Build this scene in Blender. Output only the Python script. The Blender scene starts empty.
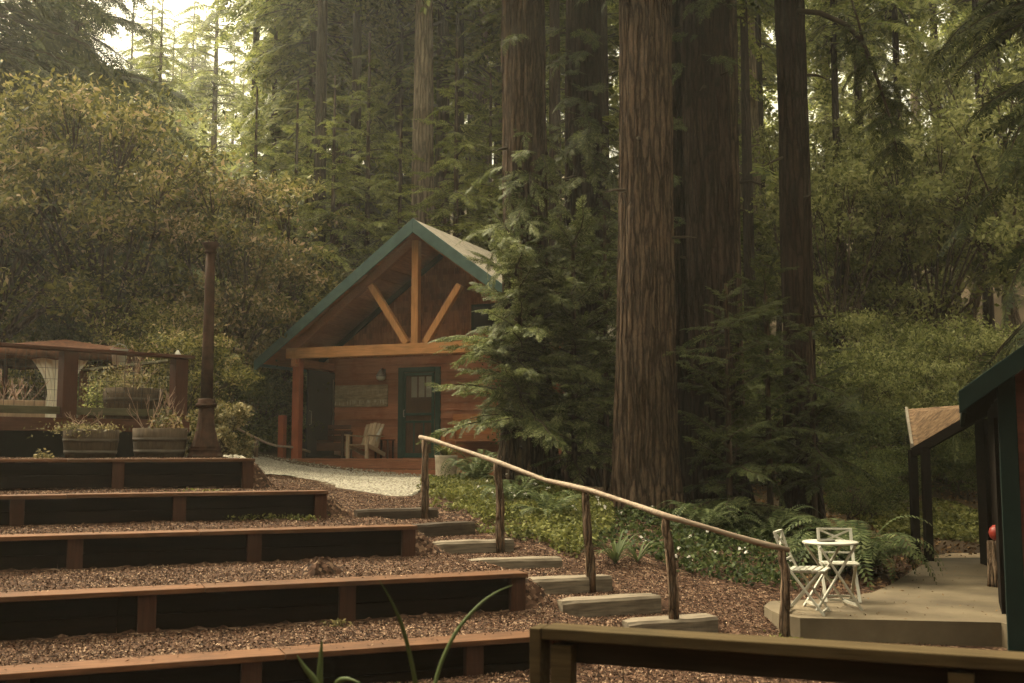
import bpy, math, random
import numpy as np
from mathutils import Vector, Matrix
R = math.radians
S = bpy.context.scene
COL = S.collection
rnd = random.Random(7)

# ---------------------------------------------------------------- camera, world, sun, exposure
F = 1100.0; W, H = 1024, 683; EYE = 1.6
PITCH = math.atan((450 - H / 2) / F)
cd = bpy.data.cameras.new('camera'); cam = bpy.data.objects.new('camera', cd); COL.objects.link(cam)
cd.sensor_width = 36; cd.lens = 36 * F / W; cd.clip_end = 2000; cd.clip_start = 0.05
cam.location = (0, 0, EYE); cam.rotation_euler = (math.pi / 2 + PITCH, 0, 0)
cd.dof.use_dof = True; cd.dof.focus_distance = 19.0; cd.dof.aperture_fstop = 4.0
S.camera = cam

SUN_EL, SUN_AZ = 50.0, -50.0           # azimuth measured from +Y towards +X
wd = bpy.data.worlds.new('World'); S.world = wd; wd.use_nodes = True
nt = wd.node_tree; nt.nodes.clear()
out = nt.nodes.new('ShaderNodeOutputWorld'); bg = nt.nodes.new('ShaderNodeBackground')
sky = nt.nodes.new('ShaderNodeTexSky'); sky.sky_type = 'NISHITA'; sky.sun_disc = False
sky.sun_elevation = R(SUN_EL); sky.sun_rotation = R(SUN_AZ); sky.dust_density = 5; sky.air_density = 1.5
hs = nt.nodes.new('ShaderNodeHueSaturation'); hs.inputs['Saturation'].default_value = 0.12
mul = nt.nodes.new('ShaderNodeMix'); mul.data_type = 'RGBA'; mul.blend_type = 'MULTIPLY'; mul.inputs[0].default_value = 1
mul.inputs[7].default_value = (1.0, 0.91, 0.655, 1)
# overcast sky: brighter towards the zenith
geo = nt.nodes.new('ShaderNodeTexCoord'); sep = nt.nodes.new('ShaderNodeSeparateXYZ')
mr = nt.nodes.new('ShaderNodeMapRange'); mr.inputs[1].default_value = -0.05; mr.inputs[2].default_value = 0.9
mr.inputs[3].default_value = 0.14; mr.inputs[4].default_value = 3.7; mr.interpolation_type = 'SMOOTHSTEP'
mul2 = nt.nodes.new('ShaderNodeMix'); mul2.data_type = 'RGBA'; mul2.blend_type = 'MULTIPLY'; mul2.inputs[0].default_value = 1
L = nt.links.new
L(sky.outputs[0], hs.inputs['Color']); L(hs.outputs[0], mul.inputs[6])
L(geo.outputs['Generated'], sep.inputs[0]); L(sep.outputs[2], mr.inputs[0])
L(mul.outputs[2], mul2.inputs[6]); L(mr.outputs[0], mul2.inputs[7])
L(mul2.outputs[2], bg.inputs['Color']); bg.inputs['Strength'].default_value = 0.15
L(bg.outputs[0], out.inputs['Surface'])

sd = bpy.data.lights.new('sun', 'SUN'); sun = bpy.data.objects.new('sun', sd); COL.objects.link(sun)
sd.energy = 1.5; sd.angle = R(24); sd.color = (1.0, 0.9, 0.66)
tosun = Vector((math.sin(R(SUN_AZ)) * math.cos(R(SUN_EL)), math.cos(R(SUN_AZ)) * math.cos(R(SUN_EL)), math.sin(R(SUN_EL))))
sun.rotation_euler = tosun.to_track_quat('Z', 'Y').to_euler(); sun.location = tosun * 60
S.view_settings.view_transform = 'Standard'; S.view_settings.look = 'None'
S.view_settings.exposure = 1.0; S.view_settings.gamma = 1.0
S.render.engine = 'CYCLES'
S.cycles.use_denoising = True
try: S.cycles.denoiser = 'OPENIMAGEDENOISE'
except Exception: pass
S.cycles.max_bounces = 6; S.cycles.diffuse_bounces = 3; S.cycles.glossy_bounces = 2
S.cycles.transmission_bounces = 3; S.cycles.transparent_max_bounces = 8; S.cycles.volume_bounces = 1
S.cycles.caustics_reflective = False; S.cycles.caustics_refractive = False
S.cycles.sample_clamp_indirect = 4

# ---------------------------------------------------------------- helpers
cp, sp_ = math.cos(PITCH), math.sin(PITCH)
def ray(px, py):
    a = (px - W / 2) / F; b = (H / 2 - py) / F
    return Vector((a, cp - b * sp_, sp_ + b * cp))
def at(px, py, Y):
    d = ray(px, py); t = Y / d.y
    return Vector((d.x * t, Y, EYE + d.z * t))
U22 = Vector((math.cos(R(22)), -math.sin(R(22)), 0)); V22 = Vector((math.sin(R(22)), math.cos(R(22)), 0))

class MB:
    """collects plain shapes and links them as one mesh object"""
    def __init__(s): s.v = []; s.f = []
    def add(s, vs, fs):
        n = len(s.v); s.v += [tuple(p) for p in vs]; s.f += [tuple(i + n for i in f) for f in fs]; return s
    def box(s, c, size, rot=None):
        hx, hy, hz = size[0] / 2, size[1] / 2, size[2] / 2
        P = [Vector((x * hx, y * hy, z * hz)) for z in (-1, 1) for y in (-1, 1) for x in (-1, 1)]
        if rot is not None: P = [rot @ p for p in P]
        c = Vector(c)
        return s.add([p + c for p in P], [(0, 2, 3, 1), (4, 5, 7, 6), (0, 1, 5, 4), (2, 6, 7, 3), (0, 4, 6, 2), (1, 3, 7, 5)])
    def bar(s, a, b, w, h, up=(0, 0, 1)):
        a, b = Vector(a), Vector(b); d = (b - a); l = d.length; d.normalize()
        up = Vector(up)
        if abs(d.dot(up)) > 0.99: up = Vector((0, 1, 0))
        sx = d.cross(up).normalized(); uz = sx.cross(d).normalized()
        M = Matrix((d, sx, uz)).transposed()
        return s.box((a + b) / 2, (l, w, h), M)
    def tube(s, pts, rad, n=8, cap=True):
        pts = [Vector(p) for p in pts]
        if not hasattr(rad, '__len__'): rad = [rad] * len(pts)
        base = len(s.v); prev = None
        for i, p in enumerate(pts):
            d = (pts[min(i + 1, len(pts) - 1)] - pts[max(i - 1, 0)]).normalized()
            if prev is None:
                prev = d.orthogonal().normalized()
            prev = (prev - d * prev.dot(d)).normalized(); q = d.cross(prev)
            for k in range(n):
                a = 2 * math.pi * k / n
                s.v.append(tuple(p + (prev * math.cos(a) + q * math.sin(a)) * rad[i]))
        for i in range(len(pts) - 1):
            for k in range(n):
                a, b = base + i * n + k, base + i * n + (k + 1) % n
                s.f.append((a, b, b + n, a + n))
        if cap:
            s.f.append(tuple(base + k for k in reversed(range(n))))
            s.f.append(tuple(base + (len(pts) - 1) * n + k for k in range(n)))
        return s
    def lathe(s, prof, n=24, c=(0, 0, 0), flute=0, depth=0):
        base = len(s.v)
        for (r, z) in prof:
            for k in range(n):
                a = 2 * math.pi * k / n
                rr = r * (1 - depth * (0.5 + 0.5 * math.cos(flute * a))) if flute else r
                s.v.append((c[0] + rr * math.cos(a), c[1] + rr * math.sin(a), c[2] + z))
        for i in range(len(prof) - 1):
            for k in range(n):
                a, b = base + i * n + k, base + i * n + (k + 1) % n
                s.f.append((a, b, b + n, a + n))
        s.f.append(tuple(base + k for k in reversed(range(n))))
        s.f.append(tuple(base + (len(prof) - 1) * n + k for k in range(n)))
        return s
    def prism(s, poly, z0, z1):
        n = len(poly); base = len(s.v)
        s.v += [(p[0], p[1], z0) for p in poly] + [(p[0], p[1], z1) for p in poly]
        s.f.append(tuple(base + k for k in reversed(range(n)))); s.f.append(tuple(base + n + k for k in range(n)))
        for k in range(n):
            a, b = base + k, base + (k + 1) % n
            s.f.append((a, b, b + n, a + n))
        return s
    def build(s, name, m, parent=None, smooth=False, bevel=0):
        me = bpy.data.meshes.new(name); me.from_pydata(s.v, [], s.f); me.validate(); me.update()
        return link(name, me, m, parent, smooth, bevel)

def link(name, me, m, parent=None, smooth=False, bevel=0):
    o = bpy.data.objects.new(name, me); COL.objects.link(o)
    if m is not None: me.materials.append(m)
    if smooth:
        me.polygons.foreach_set('use_smooth', [True] * len(me.polygons))
    if parent is not None: o.parent = parent
    if bevel:
        md = o.modifiers.new('bevel', 'BEVEL'); md.width = bevel; md.segments = 2; md.limit_method = 'ANGLE'
    return o

def npmesh(name, V, Fq, m, parent=None, smooth=False):
    """V (N,3), Fq (M,4 or 3) numpy -> object"""
    me = bpy.data.meshes.new(name); k = Fq.shape[1]
    me.vertices.add(len(V)); me.vertices.foreach_set('co', np.ascontiguousarray(V, dtype=np.float32).ravel())
    me.loops.add(Fq.size); me.loops.foreach_set('vertex_index', np.ascontiguousarray(Fq, dtype=np.int32).ravel())
    me.polygons.add(len(Fq)); me.polygons.foreach_set('loop_start', np.arange(0, Fq.size, k, dtype=np.int32))
    try: me.polygons.foreach_set('loop_total', np.full(len(Fq), k, dtype=np.int32))
    except Exception: pass
    me.update(calc_edges=True)
    return link(name, me, m, parent, smooth)

def tag(o, label=None, cat=None, group=None, kind=None):
    if label: o['label'] = label
    if cat: o['category'] = cat
    if group: o['group'] = group
    if kind: o['kind'] = kind
    return o
def thing(name, loc, label, cat, group=None, rz=0.0):
    o = bpy.data.objects.new(name, None); COL.objects.link(o); o.empty_display_size = 0.2
    o.location = loc; o.rotation_euler = (0, 0, rz)
    return tag(o, label, cat, group)
def copy_tree(o, parent=None):
    kids = [c for c in o.children]
    c = o.copy(); COL.objects.link(c); c.parent = parent
    for k in kids: copy_tree(k, c)
    return c

# ---------------------------------------------------------------- noise
_perm = np.random.RandomState(3).rand(64, 64, 64)
def vnoise(P):
    """smooth value noise, P (...,3)"""
    P = np.asarray(P, float); I = np.floor(P).astype(int); f = P - I; f = f * f * (3 - 2 * f)
    r = 0
    for dx in (0, 1):
        for dy in (0, 1):
            for dz in (0, 1):
                w = (f[..., 0] if dx else 1 - f[..., 0]) * (f[..., 1] if dy else 1 - f[..., 1]) * (f[..., 2] if dz else 1 - f[..., 2])
                r = r + w * _perm[(I[..., 0] + dx) % 64, (I[..., 1] + dy) % 64, (I[..., 2] + dz) % 64]
    return r * 2 - 1

# ---------------------------------------------------------------- materials
def newmat(name):
    m = bpy.data.materials.new(name); m.use_nodes = True; t = m.node_tree
    b = t.nodes['Principled BSDF']
    return m, t, b
def ramp(t, stops):
    n = t.nodes.new('ShaderNodeValToRGB'); e = n.color_ramp.elements
    while len(e) < len(stops): e.new(0.5)
    for i, (p, c) in enumerate(stops):
        e[i].position = p; e[i].color = (*c, 1)
    return n
def sc(c, k): return tuple(min(1, x * k) for x in c)
def coords(t, scale, src='Object'):
    tc = t.nodes.new('ShaderNodeTexCoord'); mp = t.nodes.new('ShaderNodeMapping'); mp.inputs['Scale'].default_value = scale
    t.links.new(tc.outputs[src], mp.inputs['Vector']); return mp
def noise(t, vec, scale, detail=4, rough=0.55):
    n = t.nodes.new('ShaderNodeTexNoise'); n.inputs['Scale'].default_value = scale; n.inputs['Detail'].default_value = detail
    n.inputs['Roughness'].default_value = rough; t.links.new(vec.outputs[0], n.inputs['Vector']); return n
def bump(t, b, hsock, strength=0.3, dist=0.02):
    n = t.nodes.new('ShaderNodeBump'); n.inputs['Strength'].default_value = strength; n.inputs['Distance'].default_value = dist
    t.links.new(hsock, n.inputs['Height']); t.links.new(n.outputs[0], b.inputs['Normal']); return n
def wood(name, c, axis='x', contrast=0.45, rough=0.8, scale=1.0, spec=0.12, wear=None):
    m, t, b = newmat(name)
    s = {'x': (1.2, 14, 14), 'y': (14, 1.2, 14), 'z': (14, 14, 1.2)}[axis]
    mp = coords(t, tuple(k * scale for k in s)); n = noise(t, mp, 2.2, 6, 0.6)
    r = ramp(t, [(0.25, sc(c, 1 - contrast)), (0.5, c), (0.78, sc(c, 1 + contrast))])
    t.links.new(n.outputs['Fac'], r.inputs[0])
    mp2 = coords(t, (1, 1, 1)); n2 = noise(t, mp2, 1.6, 5, 0.65)
    mx = t.nodes.new('ShaderNodeMix'); mx.data_type = 'RGBA'
    r2 = ramp(t, [(0.5, (0, 0, 0)), (0.72, (0.75, 0.75, 0.75))]); t.links.new(n2.outputs['Fac'], r2.inputs[0])
    t.links.new(r2.outputs[0], mx.inputs[0]); t.links.new(r.outputs[0], mx.inputs[6])
    mx.inputs[7].default_value = (*(wear or sc(c, 0.6)), 1)
    gi = t.nodes.new('ShaderNodeNewGeometry'); rb_ = ramp(t, [(0, (.74, .74, .74)), (.5, (1, 1, 1)), (1, (1.25, 1.2, 1.16))]); t.links.new(gi.outputs['Random Per Island'], rb_.inputs[0])
    mi = t.nodes.new('ShaderNodeMix'); mi.data_type = 'RGBA'; mi.blend_type = 'MULTIPLY'; mi.inputs[0].default_value = 1; t.links.new(mx.outputs[2], mi.inputs[6]); t.links.new(rb_.outputs[0], mi.inputs[7])
    t.links.new(mi.outputs[2], b.inputs['Base Color'])
    b.inputs['Roughness'].default_value = rough; b.inputs['Specular IOR Level'].default_value = spec
    bump(t, b, n.outputs['Fac'], 0.35, 0.006)
    return m
def paint(name, c, rough=0.5, var=0.15, spec=0.4, metal=0.0, scale=6):
    m, t, b = newmat(name); mp = coords(t, (1, 1, 1)); n = noise(t, mp, scale, 5)
    r = ramp(t, [(0.3, sc(c, 1 - var)), (0.7, sc(c, 1 + var))]); t.links.new(n.outputs['Fac'], r.inputs[0])
    t.links.new(r.outputs[0], b.inputs['Base Color'])
    b.inputs['Roughness'].default_value = rough; b.inputs['Metallic'].default_value = metal
    b.inputs['Specular IOR Level'].default_value = spec
    bump(t, b, n.outputs['Fac'], 0.1, 0.004)
    return m
def leafmat(name, stops, transl=0.35, rough=0.6, spec=0.12, clump=0.5, cscale=0.9):
    """stops: colour ramp over per-leaf random; clump: brightness variation by place (random clumps)"""
    m, t, b = newmat(name)
    g = t.nodes.new('ShaderNodeNewGeometry'); mp = coords(t, (1, 1, 1)); n = noise(t, mp, cscale, 3)
    ad = t.nodes.new('ShaderNodeMath'); ad.operation = 'MULTIPLY_ADD'
    t.links.new(n.outputs['Fac'], ad.inputs[0]); ad.inputs[1].default_value = clump * 2
    sb = t.nodes.new('ShaderNodeMath'); sb.operation = 'SUBTRACT'; t.links.new(g.outputs['Random Per Island'], sb.inputs[0]); sb.inputs[1].default_value = clump
    t.links.new(sb.outputs[0], ad.inputs[2])
    r = ramp(t, stops); t.links.new(ad.outputs[0], r.inputs[0])
    t.links.new(r.outputs[0], b.inputs['Base Color']); b.inputs['Roughness'].default_value = rough; b.inputs['Specular IOR Level'].default_value = spec
    tr = t.nodes.new('ShaderNodeBsdfTranslucent'); mix = t.nodes.new('ShaderNodeMixShader'); mix.inputs[0].default_value = transl
    t.links.new(r.outputs[0], tr.inputs['Color']); t.links.new(b.outputs[0], mix.inputs[1]); t.links.new(tr.outputs[0], mix.inputs[2])
    t.links.new(mix.outputs[0], t.nodes['Material Output'].inputs['Surface'])
    return m
def barkmat(name, c, scale=1.0, contrast=0.5):
    """fibrous bark: tall plates parted by dark furrows, fine fibres over them"""
    m, t, b = newmat(name)
    mp0 = coords(t, (1, 1, 1)); nd = noise(t, mp0, 2.2 * scale, 4)
    vm = t.nodes.new('ShaderNodeVectorMath'); vm.operation = 'MULTIPLY_ADD'; vm.inputs[1].default_value = (.09 / scale, .09 / scale, .8 / scale)
    t.links.new(nd.outputs['Color'], vm.inputs[0]); t.links.new(mp0.outputs[0], vm.inputs[2])
    mp = t.nodes.new('ShaderNodeMapping'); mp.inputs['Scale'].default_value = (11.5 * scale, 11.5 * scale, 1.0 * scale); t.links.new(vm.outputs[0], mp.inputs['Vector'])
    vo = t.nodes.new('ShaderNodeTexVoronoi'); vo.feature = 'DISTANCE_TO_EDGE'; vo.inputs['Scale'].default_value = 1; t.links.new(mp.outputs[0], vo.inputs['Vector'])
    vr = ramp(t, [(0.0, (0.1, 0.1, 0.1)), (0.16, (0.62, 0.62, 0.62)), (0.5, (1, 1, 1))]); t.links.new(vo.outputs['Distance'], vr.inputs[0])
    mp2 = t.nodes.new('ShaderNodeMapping'); mp2.inputs['Scale'].default_value = (24 * scale, 24 * scale, 4.5 * scale); t.links.new(vm.outputs[0], mp2.inputs['Vector'])
    n = noise(t, mp2, 1.4, 8, 0.7)
    n2 = noise(t, mp0, 0.8, 4)
    r = ramp(t, [(0.28, sc(c, 1 - contrast)), (0.5, c), (0.74, sc(c, 1 + contrast * 1.2))]); t.links.new(n.outputs['Fac'], r.inputs[0])
    mx = t.nodes.new('ShaderNodeMix'); mx.data_type = 'RGBA'; mx.blend_type = 'MULTIPLY'; mx.inputs[0].default_value = 1
    r2 = ramp(t, [(0.3, (0.62, 0.6, 0.55)), (0.55, (1, 1, 1)), (0.75, (1.25, 1.22, 1.2))]); t.links.new(n2.outputs['Fac'], r2.inputs[0])
    t.links.new(r.outputs[0], mx.inputs[6]); t.links.new(r2.outputs[0], mx.inputs[7])
    mx3 = t.nodes.new('ShaderNodeMix'); mx3.data_type = 'RGBA'; mx3.blend_type = 'MULTIPLY'; mx3.inputs[0].default_value = 0.85
    t.links.new(mx.outputs[2], mx3.inputs[6]); t.links.new(vr.outputs[0], mx3.inputs[7])
    t.links.new(mx3.outputs[2], b.inputs['Base Color']); b.inputs['Roughness'].default_value = 0.95; b.inputs['Specular IOR Level'].default_value = 0.05
    bp = bump(t, b, vr.outputs[0], 0.9, 0.06)
    bp2 = t.nodes.new('ShaderNodeBump'); bp2.inputs['Strength'].default_value = 0.6; bp2.inputs['Distance'].default_value = 0.03
    t.links.new(n.outputs['Fac'], bp2.inputs['Height']); t.links.new(bp.outputs[0], bp2.inputs['Normal']); t.links.new(bp2.outputs[0], b.inputs['Normal'])
    return m

M = {}
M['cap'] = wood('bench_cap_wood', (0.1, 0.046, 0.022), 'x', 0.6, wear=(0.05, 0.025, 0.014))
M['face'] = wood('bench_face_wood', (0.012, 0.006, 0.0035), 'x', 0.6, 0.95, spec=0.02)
M['bpost'] = wood('bench_post_wood', (0.062, 0.027, 0.016), 'z', 0.4, 0.85, spec=0.1)
M['timber'] = wood('step_timber', (0.155, 0.125, 0.092), 'x', 0.6, 0.9, wear=(0.075, 0.058, 0.042))
M['timberdark'] = wood('burnt_timber', (0.045, 0.033, 0.024), 'x', 0.5, 0.85, wear=(0.1, 0.075, 0.05))
M['pole'] = wood('peeled_pole', (0.24, 0.18, 0.13), 'x', 0.5, 0.7)
M['polepost'] = barkmat('pole_bark', (0.26, 0.175, 0.118), 1.8, 0.5)
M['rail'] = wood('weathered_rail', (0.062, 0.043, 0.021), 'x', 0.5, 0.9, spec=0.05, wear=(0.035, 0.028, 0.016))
M['raildark'] = wood('shaded_rail', (0.03, 0.022, 0.015), 'x', 0.4, 0.9)  # darker copy of the rail wood, shade under the cap put into it
M['wire'] = paint('wire', (0.03, 0.028, 0.025), 0.5, 0.1, metal=0.6)
M['siding'] = wood('red_siding', (0.34, 0.14, 0.078), 'x', 0.26, 0.7, 0.7, wear=(0.18, 0.05, 0.022))
M['shingle'] = wood('gable_shingle', (0.28, 0.11, 0.056), 'z', 0.45, 0.8, 1.2)
M['teal'] = paint('teal_trim', (0.055, 0.095, 0.084), 0.6, 0.18, 0.2)
M['tealdoor'] = paint('green_door_paint', (0.024, 0.056, 0.045), 0.6, 0.15, 0.15)
M['beam'] = wood('fir_beam', (0.5, 0.23, 0.09), 'x', 0.3, 0.6)
M['beamz'] = wood('fir_post', (0.48, 0.22, 0.085), 'z', 0.3, 0.6)
M['soffit'] = wood('soffit_boards', (0.32, 0.12, 0.05), 'y', 0.35, 0.7)
M['rpost'] = wood('red_post', (0.3, 0.085, 0.04), 'z', 0.3, 0.65)
M['deckwood'] = wood('deck_boards', (0.25, 0.1, 0.055), 'x', 0.35, 0.7)
M['dark'] = paint('dark_interior', (0.012, 0.01, 0.009), 0.8)
M['innerdoor'] = wood('brown_door', (0.17, 0.09, 0.055), 'z', 0.3)
M['curtain'] = paint('pale_cloth', (0.62, 0.58, 0.46), 0.9, 0.12, 0.1)
M['metal'] = paint('worn_metal', (0.25, 0.23, 0.2), 0.4, 0.2, metal=0.8)
M['white'] = paint('white_paint', (0.44, 0.415, 0.345), 0.45, 0.06)
M['greywood'] = wood('grey_wood', (0.42, 0.31, 0.2), 'z', 0.3, 0.8)
M['darkwood'] = wood('dark_wood', (0.07, 0.032, 0.02), 'x', 0.4, 0.7)
M['orangewood'] = wood('orange_wood', (0.42, 0.17, 0.07), 'x', 0.3, 0.6)
M['barrel'] = wood('barrel_staves', (0.068, 0.048, 0.031), 'z', 0.55, 0.9, 1.3)
M['hoop'] = paint('barrel_hoop', (0.075, 0.06, 0.045), 0.8, 0.3, 0.1, metal=0.1)
M['rust'] = paint('rusty_iron', (0.042, 0.02, 0.012), 0.85, 0.6, 0.08, scale=9)
M['darkdeck'] = wood('upper_deck_wood', (0.075, 0.031, 0.019), 'x', 0.4, 0.8, spec=0.1)
M['darkpost'] = wood('upper_deck_post', (0.062, 0.024, 0.014), 'z', 0.35, 0.85, spec=0.1)
M['olive'] = wood('greenish_board', (0.085, 0.075, 0.04), 'x', 0.4, 0.8)
M['canopy'] = paint('terracotta_cloth', (0.07, 0.031, 0.017), 0.95, 0.6, 0.05, scale=14)
M['soil'] = paint('soil', (0.04, 0.028, 0.018), 0.95, 0.4, 0.05, scale=20)
M['concretepot'] = paint('concrete_pot', (0.36, 0.3, 0.23), 0.9, 0.25, 0.1, scale=12)
M['twig'] = paint('bare_twig', (0.26, 0.17, 0.12), 0.8, 0.3, 0.1)
M['lodge'] = wood('lodge_siding', (0.11, 0.038, 0.024), 'x', 0.3, 0.85, 0.7, spec=0.08)
M['lodgetrim'] = paint('lodge_trim', (0.007, 0.015, 0.012), 0.8, 0.2, 0.08)  # dark green trim darkened further, forest shade put into the colour
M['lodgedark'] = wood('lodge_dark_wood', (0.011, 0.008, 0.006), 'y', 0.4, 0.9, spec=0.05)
M['redball'] = paint('red_ball', (0.28, 0.028, 0.016), 0.45, 0.15)
M['redwoodbark'] = barkmat('redwood_bark', (0.115, 0.076, 0.052), 1.0, 0.6)
M['darkbark'] = barkmat('dark_bark', (0.052, 0.034, 0.025), 1.0, 0.55)
M['greybark'] = barkmat('grey_bark', (0.26, 0.2, 0.14), 0.9, 0.4)
M['bark'] = barkmat('forest_bark', (0.13, 0.09, 0.062), 0.8, 0.45)
M['limb'] = paint('branch_bark', (0.05, 0.037, 0.025), 0.9, 0.3, 0.1)
M['redwood'] = leafmat('redwood_needles', [(0.1, (0.034, 0.044, 0.012)), (0.45, (0.085, 0.1, 0.03)), (0.8, (0.165, 0.178, 0.066)), (1.0, (0.27, 0.275, 0.125))], 0.4, 0.6, 0.2, 0.7, 1.6)
M['redwooddk'] = leafmat('dark_redwood_needles', [(0.1, (0.022, 0.03, 0.009)), (0.5, (0.055, 0.068, 0.02)), (1.0, (0.12, 0.13, 0.044))], 0.35, 0.6, 0.2, 0.7, 1.6)
M['conifer'] = leafmat('conifer_needles', [(0.1, (0.055, 0.07, 0.014)), (0.5, (0.155, 0.175, 0.038)), (1.0, (0.31, 0.31, 0.09))], 0.5, 0.6, 0.2, 0.7, 0.5)
M['coniferdk'] = leafmat('dark_conifer_needles', [(0.1, (0.022, 0.03, 0.01)), (0.5, (0.05, 0.06, 0.019)), (1.0, (0.1, 0.105, 0.036))], 0.35, 0.6, 0.2)
M['bay'] = leafmat('bay_leaves', [(0.1, (0.036, 0.04, 0.009)), (0.45, (0.12, 0.117, 0.026)), (0.75, (0.25, 0.22, 0.055)), (0.92, (0.38, 0.31, 0.12)), (1.0, (0.48, 0.34, 0.19))], 0.42, 0.55, 0.2, 0.7)
M['baydry'] = leafmat('dry_tipped_leaves', [(0.08, (0.04, 0.04, 0.011)), (0.45, (0.1, 0.088, 0.024)), (0.78, (0.22, 0.16, 0.06)), (1.0, (0.46, 0.32, 0.19))], 0.38, 0.55, 0.2, 0.7)
M['oak'] = leafmat('woodland_leaves', [(0.1, (0.07, 0.08, 0.022)), (0.5, (0.185, 0.195, 0.06)), (1.0, (0.36, 0.35, 0.14))], 0.55, 0.55, 0.15, 0.8, 0.6)
M['shrub'] = leafmat('shrub_leaves', [(0.1, (0.025, 0.035, 0.01)), (0.5, (0.065, 0.08, 0.022)), (1.0, (0.14, 0.15, 0.05))], 0.4)
M['paleshrub'] = leafmat('pale_shrub_leaves', [(0.1, (0.06, 0.055, 0.02)), (0.5, (0.15, 0.125, 0.05)), (1.0, (0.34, 0.27, 0.13))], 0.35)
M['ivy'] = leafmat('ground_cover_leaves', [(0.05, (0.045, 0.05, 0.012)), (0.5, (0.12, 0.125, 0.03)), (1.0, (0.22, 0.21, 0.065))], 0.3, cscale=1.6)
M['ivydk'] = leafmat('shade_cover_leaves', [(0.05, (0.014, 0.022, 0.006)), (0.5, (0.036, 0.052, 0.015)), (1.0, (0.09, 0.108, 0.033))], 0.3, cscale=1.6)  # darker copy of the ground cover, redwood shade put into the colour
M['fern'] = leafmat('fern_fronds', [(0.1, (0.035, 0.05, 0.018)), (0.5, (0.08, 0.1, 0.037)), (1.0, (0.15, 0.165, 0.07))], 0.3)
M['blade'] = leafmat('strap_leaves', [(0.0, (0.05, 0.068, 0.022)), (1.0, (0.1, 0.12, 0.045))], 0.3)
M['flower'] = leafmat('pale_flowers', [(0.0, (0.55, 0.5, 0.45)), (1.0, (0.8, 0.76, 0.7))], 0.3, clump=0.1)
M['chip'] = leafmat('bark_chips', [(0.0, (0.016, 0.008, 0.005)), (0.45, (0.06, 0.03, 0.018)), (0.82, (0.125, 0.066, 0.04)), (1.0, (0.4, 0.27, 0.18))], 0.0, 0.9, 0.1, clump=0.2, cscale=2)
M['litter'] = leafmat('fallen_leaves', [(0.0, (0.045, 0.026, 0.013)), (0.5, (0.13, 0.073, 0.033)), (1.0, (0.25, 0.15, 0.07))], 0.0, 0.9, 0.1, clump=0.2, cscale=2)
# ---------------------------------------------------------------- terrain
CT = np.array([(-8,3,-.45),(0,3,-.45),(8,3,-.45),(0,6.5,-.45),(-6,6,-.4),(3.5,8.3,-.38),(1.6,9.3,-.22),
 (1.3,10.0,-.12),(.91,10.9,.03),(.6,11.5,.16),(.09,12.3,.3),(-.46,13,.43),(-.83,13.8,.57),(-1.52,14.7,.72),(-1.75,17,.86),
 (2.75,11.0,-.27),(1.65,11.0,-.06),(1.0,12.4,.16),(.3,13.8,.42),(-.6,15.4,.72),
 (2.4,12.6,.0),(1.7,14,.35),(.8,16,.7),(.5,19,.95),(2.2,17,.66),(3.6,18,.55),(5.2,19.5,.35),(4.4,14,.0),(6.4,17,-.12),(8.5,22,.1),(5,16,.05),
 (3.5,10.3,-.3),(6,9,-.3),(9,9,-.25),(8,30,1.9),(12,40,4.2),(14,26,.9),(0,22,1.05),(-1.8,24,.96),(-4.5,24,1.1),(-5.9,23,1.36),(-3.7,20,1.06),(-4.2,18,1.2),
 (2,24,1.1),(4,28,1.5),(-5,17,1.42),(-8,17,1.45),(-10,24,1.8),(-4,34,2.2),(5,36,2.8),(-14,40,4),(0,50,5),(20,42,6),(22,20,.8),(12,12,0),(-16,14,1.4),(-18,30,3),
 (-12,8,0),(60,100,26),(-60,100,22),(0,100,24),(0,70,12),(50,60,13),(0,148,40),(148,0,5),(-148,0,5),(0,-148,0),(0,-20,-.3),(0,0,-.45),(148,148,40),(-148,148,36),(-148,-148,2),(148,-148,2)], float)
_d = np.hypot(CT[:, None, 0] - CT[None, :, 0], CT[:, None, 1] - CT[None, :, 1])
_w = np.linalg.solve(np.vstack([np.hstack([_d, np.ones((len(CT), 1))]), np.append(np.ones(len(CT)), 0)]), np.append(CT[:, 2], 0))
B = R(22.3); cb, sb_ = math.cos(B), math.sin(B)
BEN = [(8.4, 3.95, .094, -.36), (9.87, 4.19, .43, .0), (11.9, 3.72, .763, .38), (13.56, 3.09, 1.10, .73), (15.17, 2.45, 1.49, 1.07)]  # n, s_end, top, base
LEV = [-.4, .04, .385, .72, 1.06, 1.46]
def smooth(a, b, x):
    t = np.clip((x - a) / (b - a), 0, 1); return t * t * (3 - 2 * t)
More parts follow.
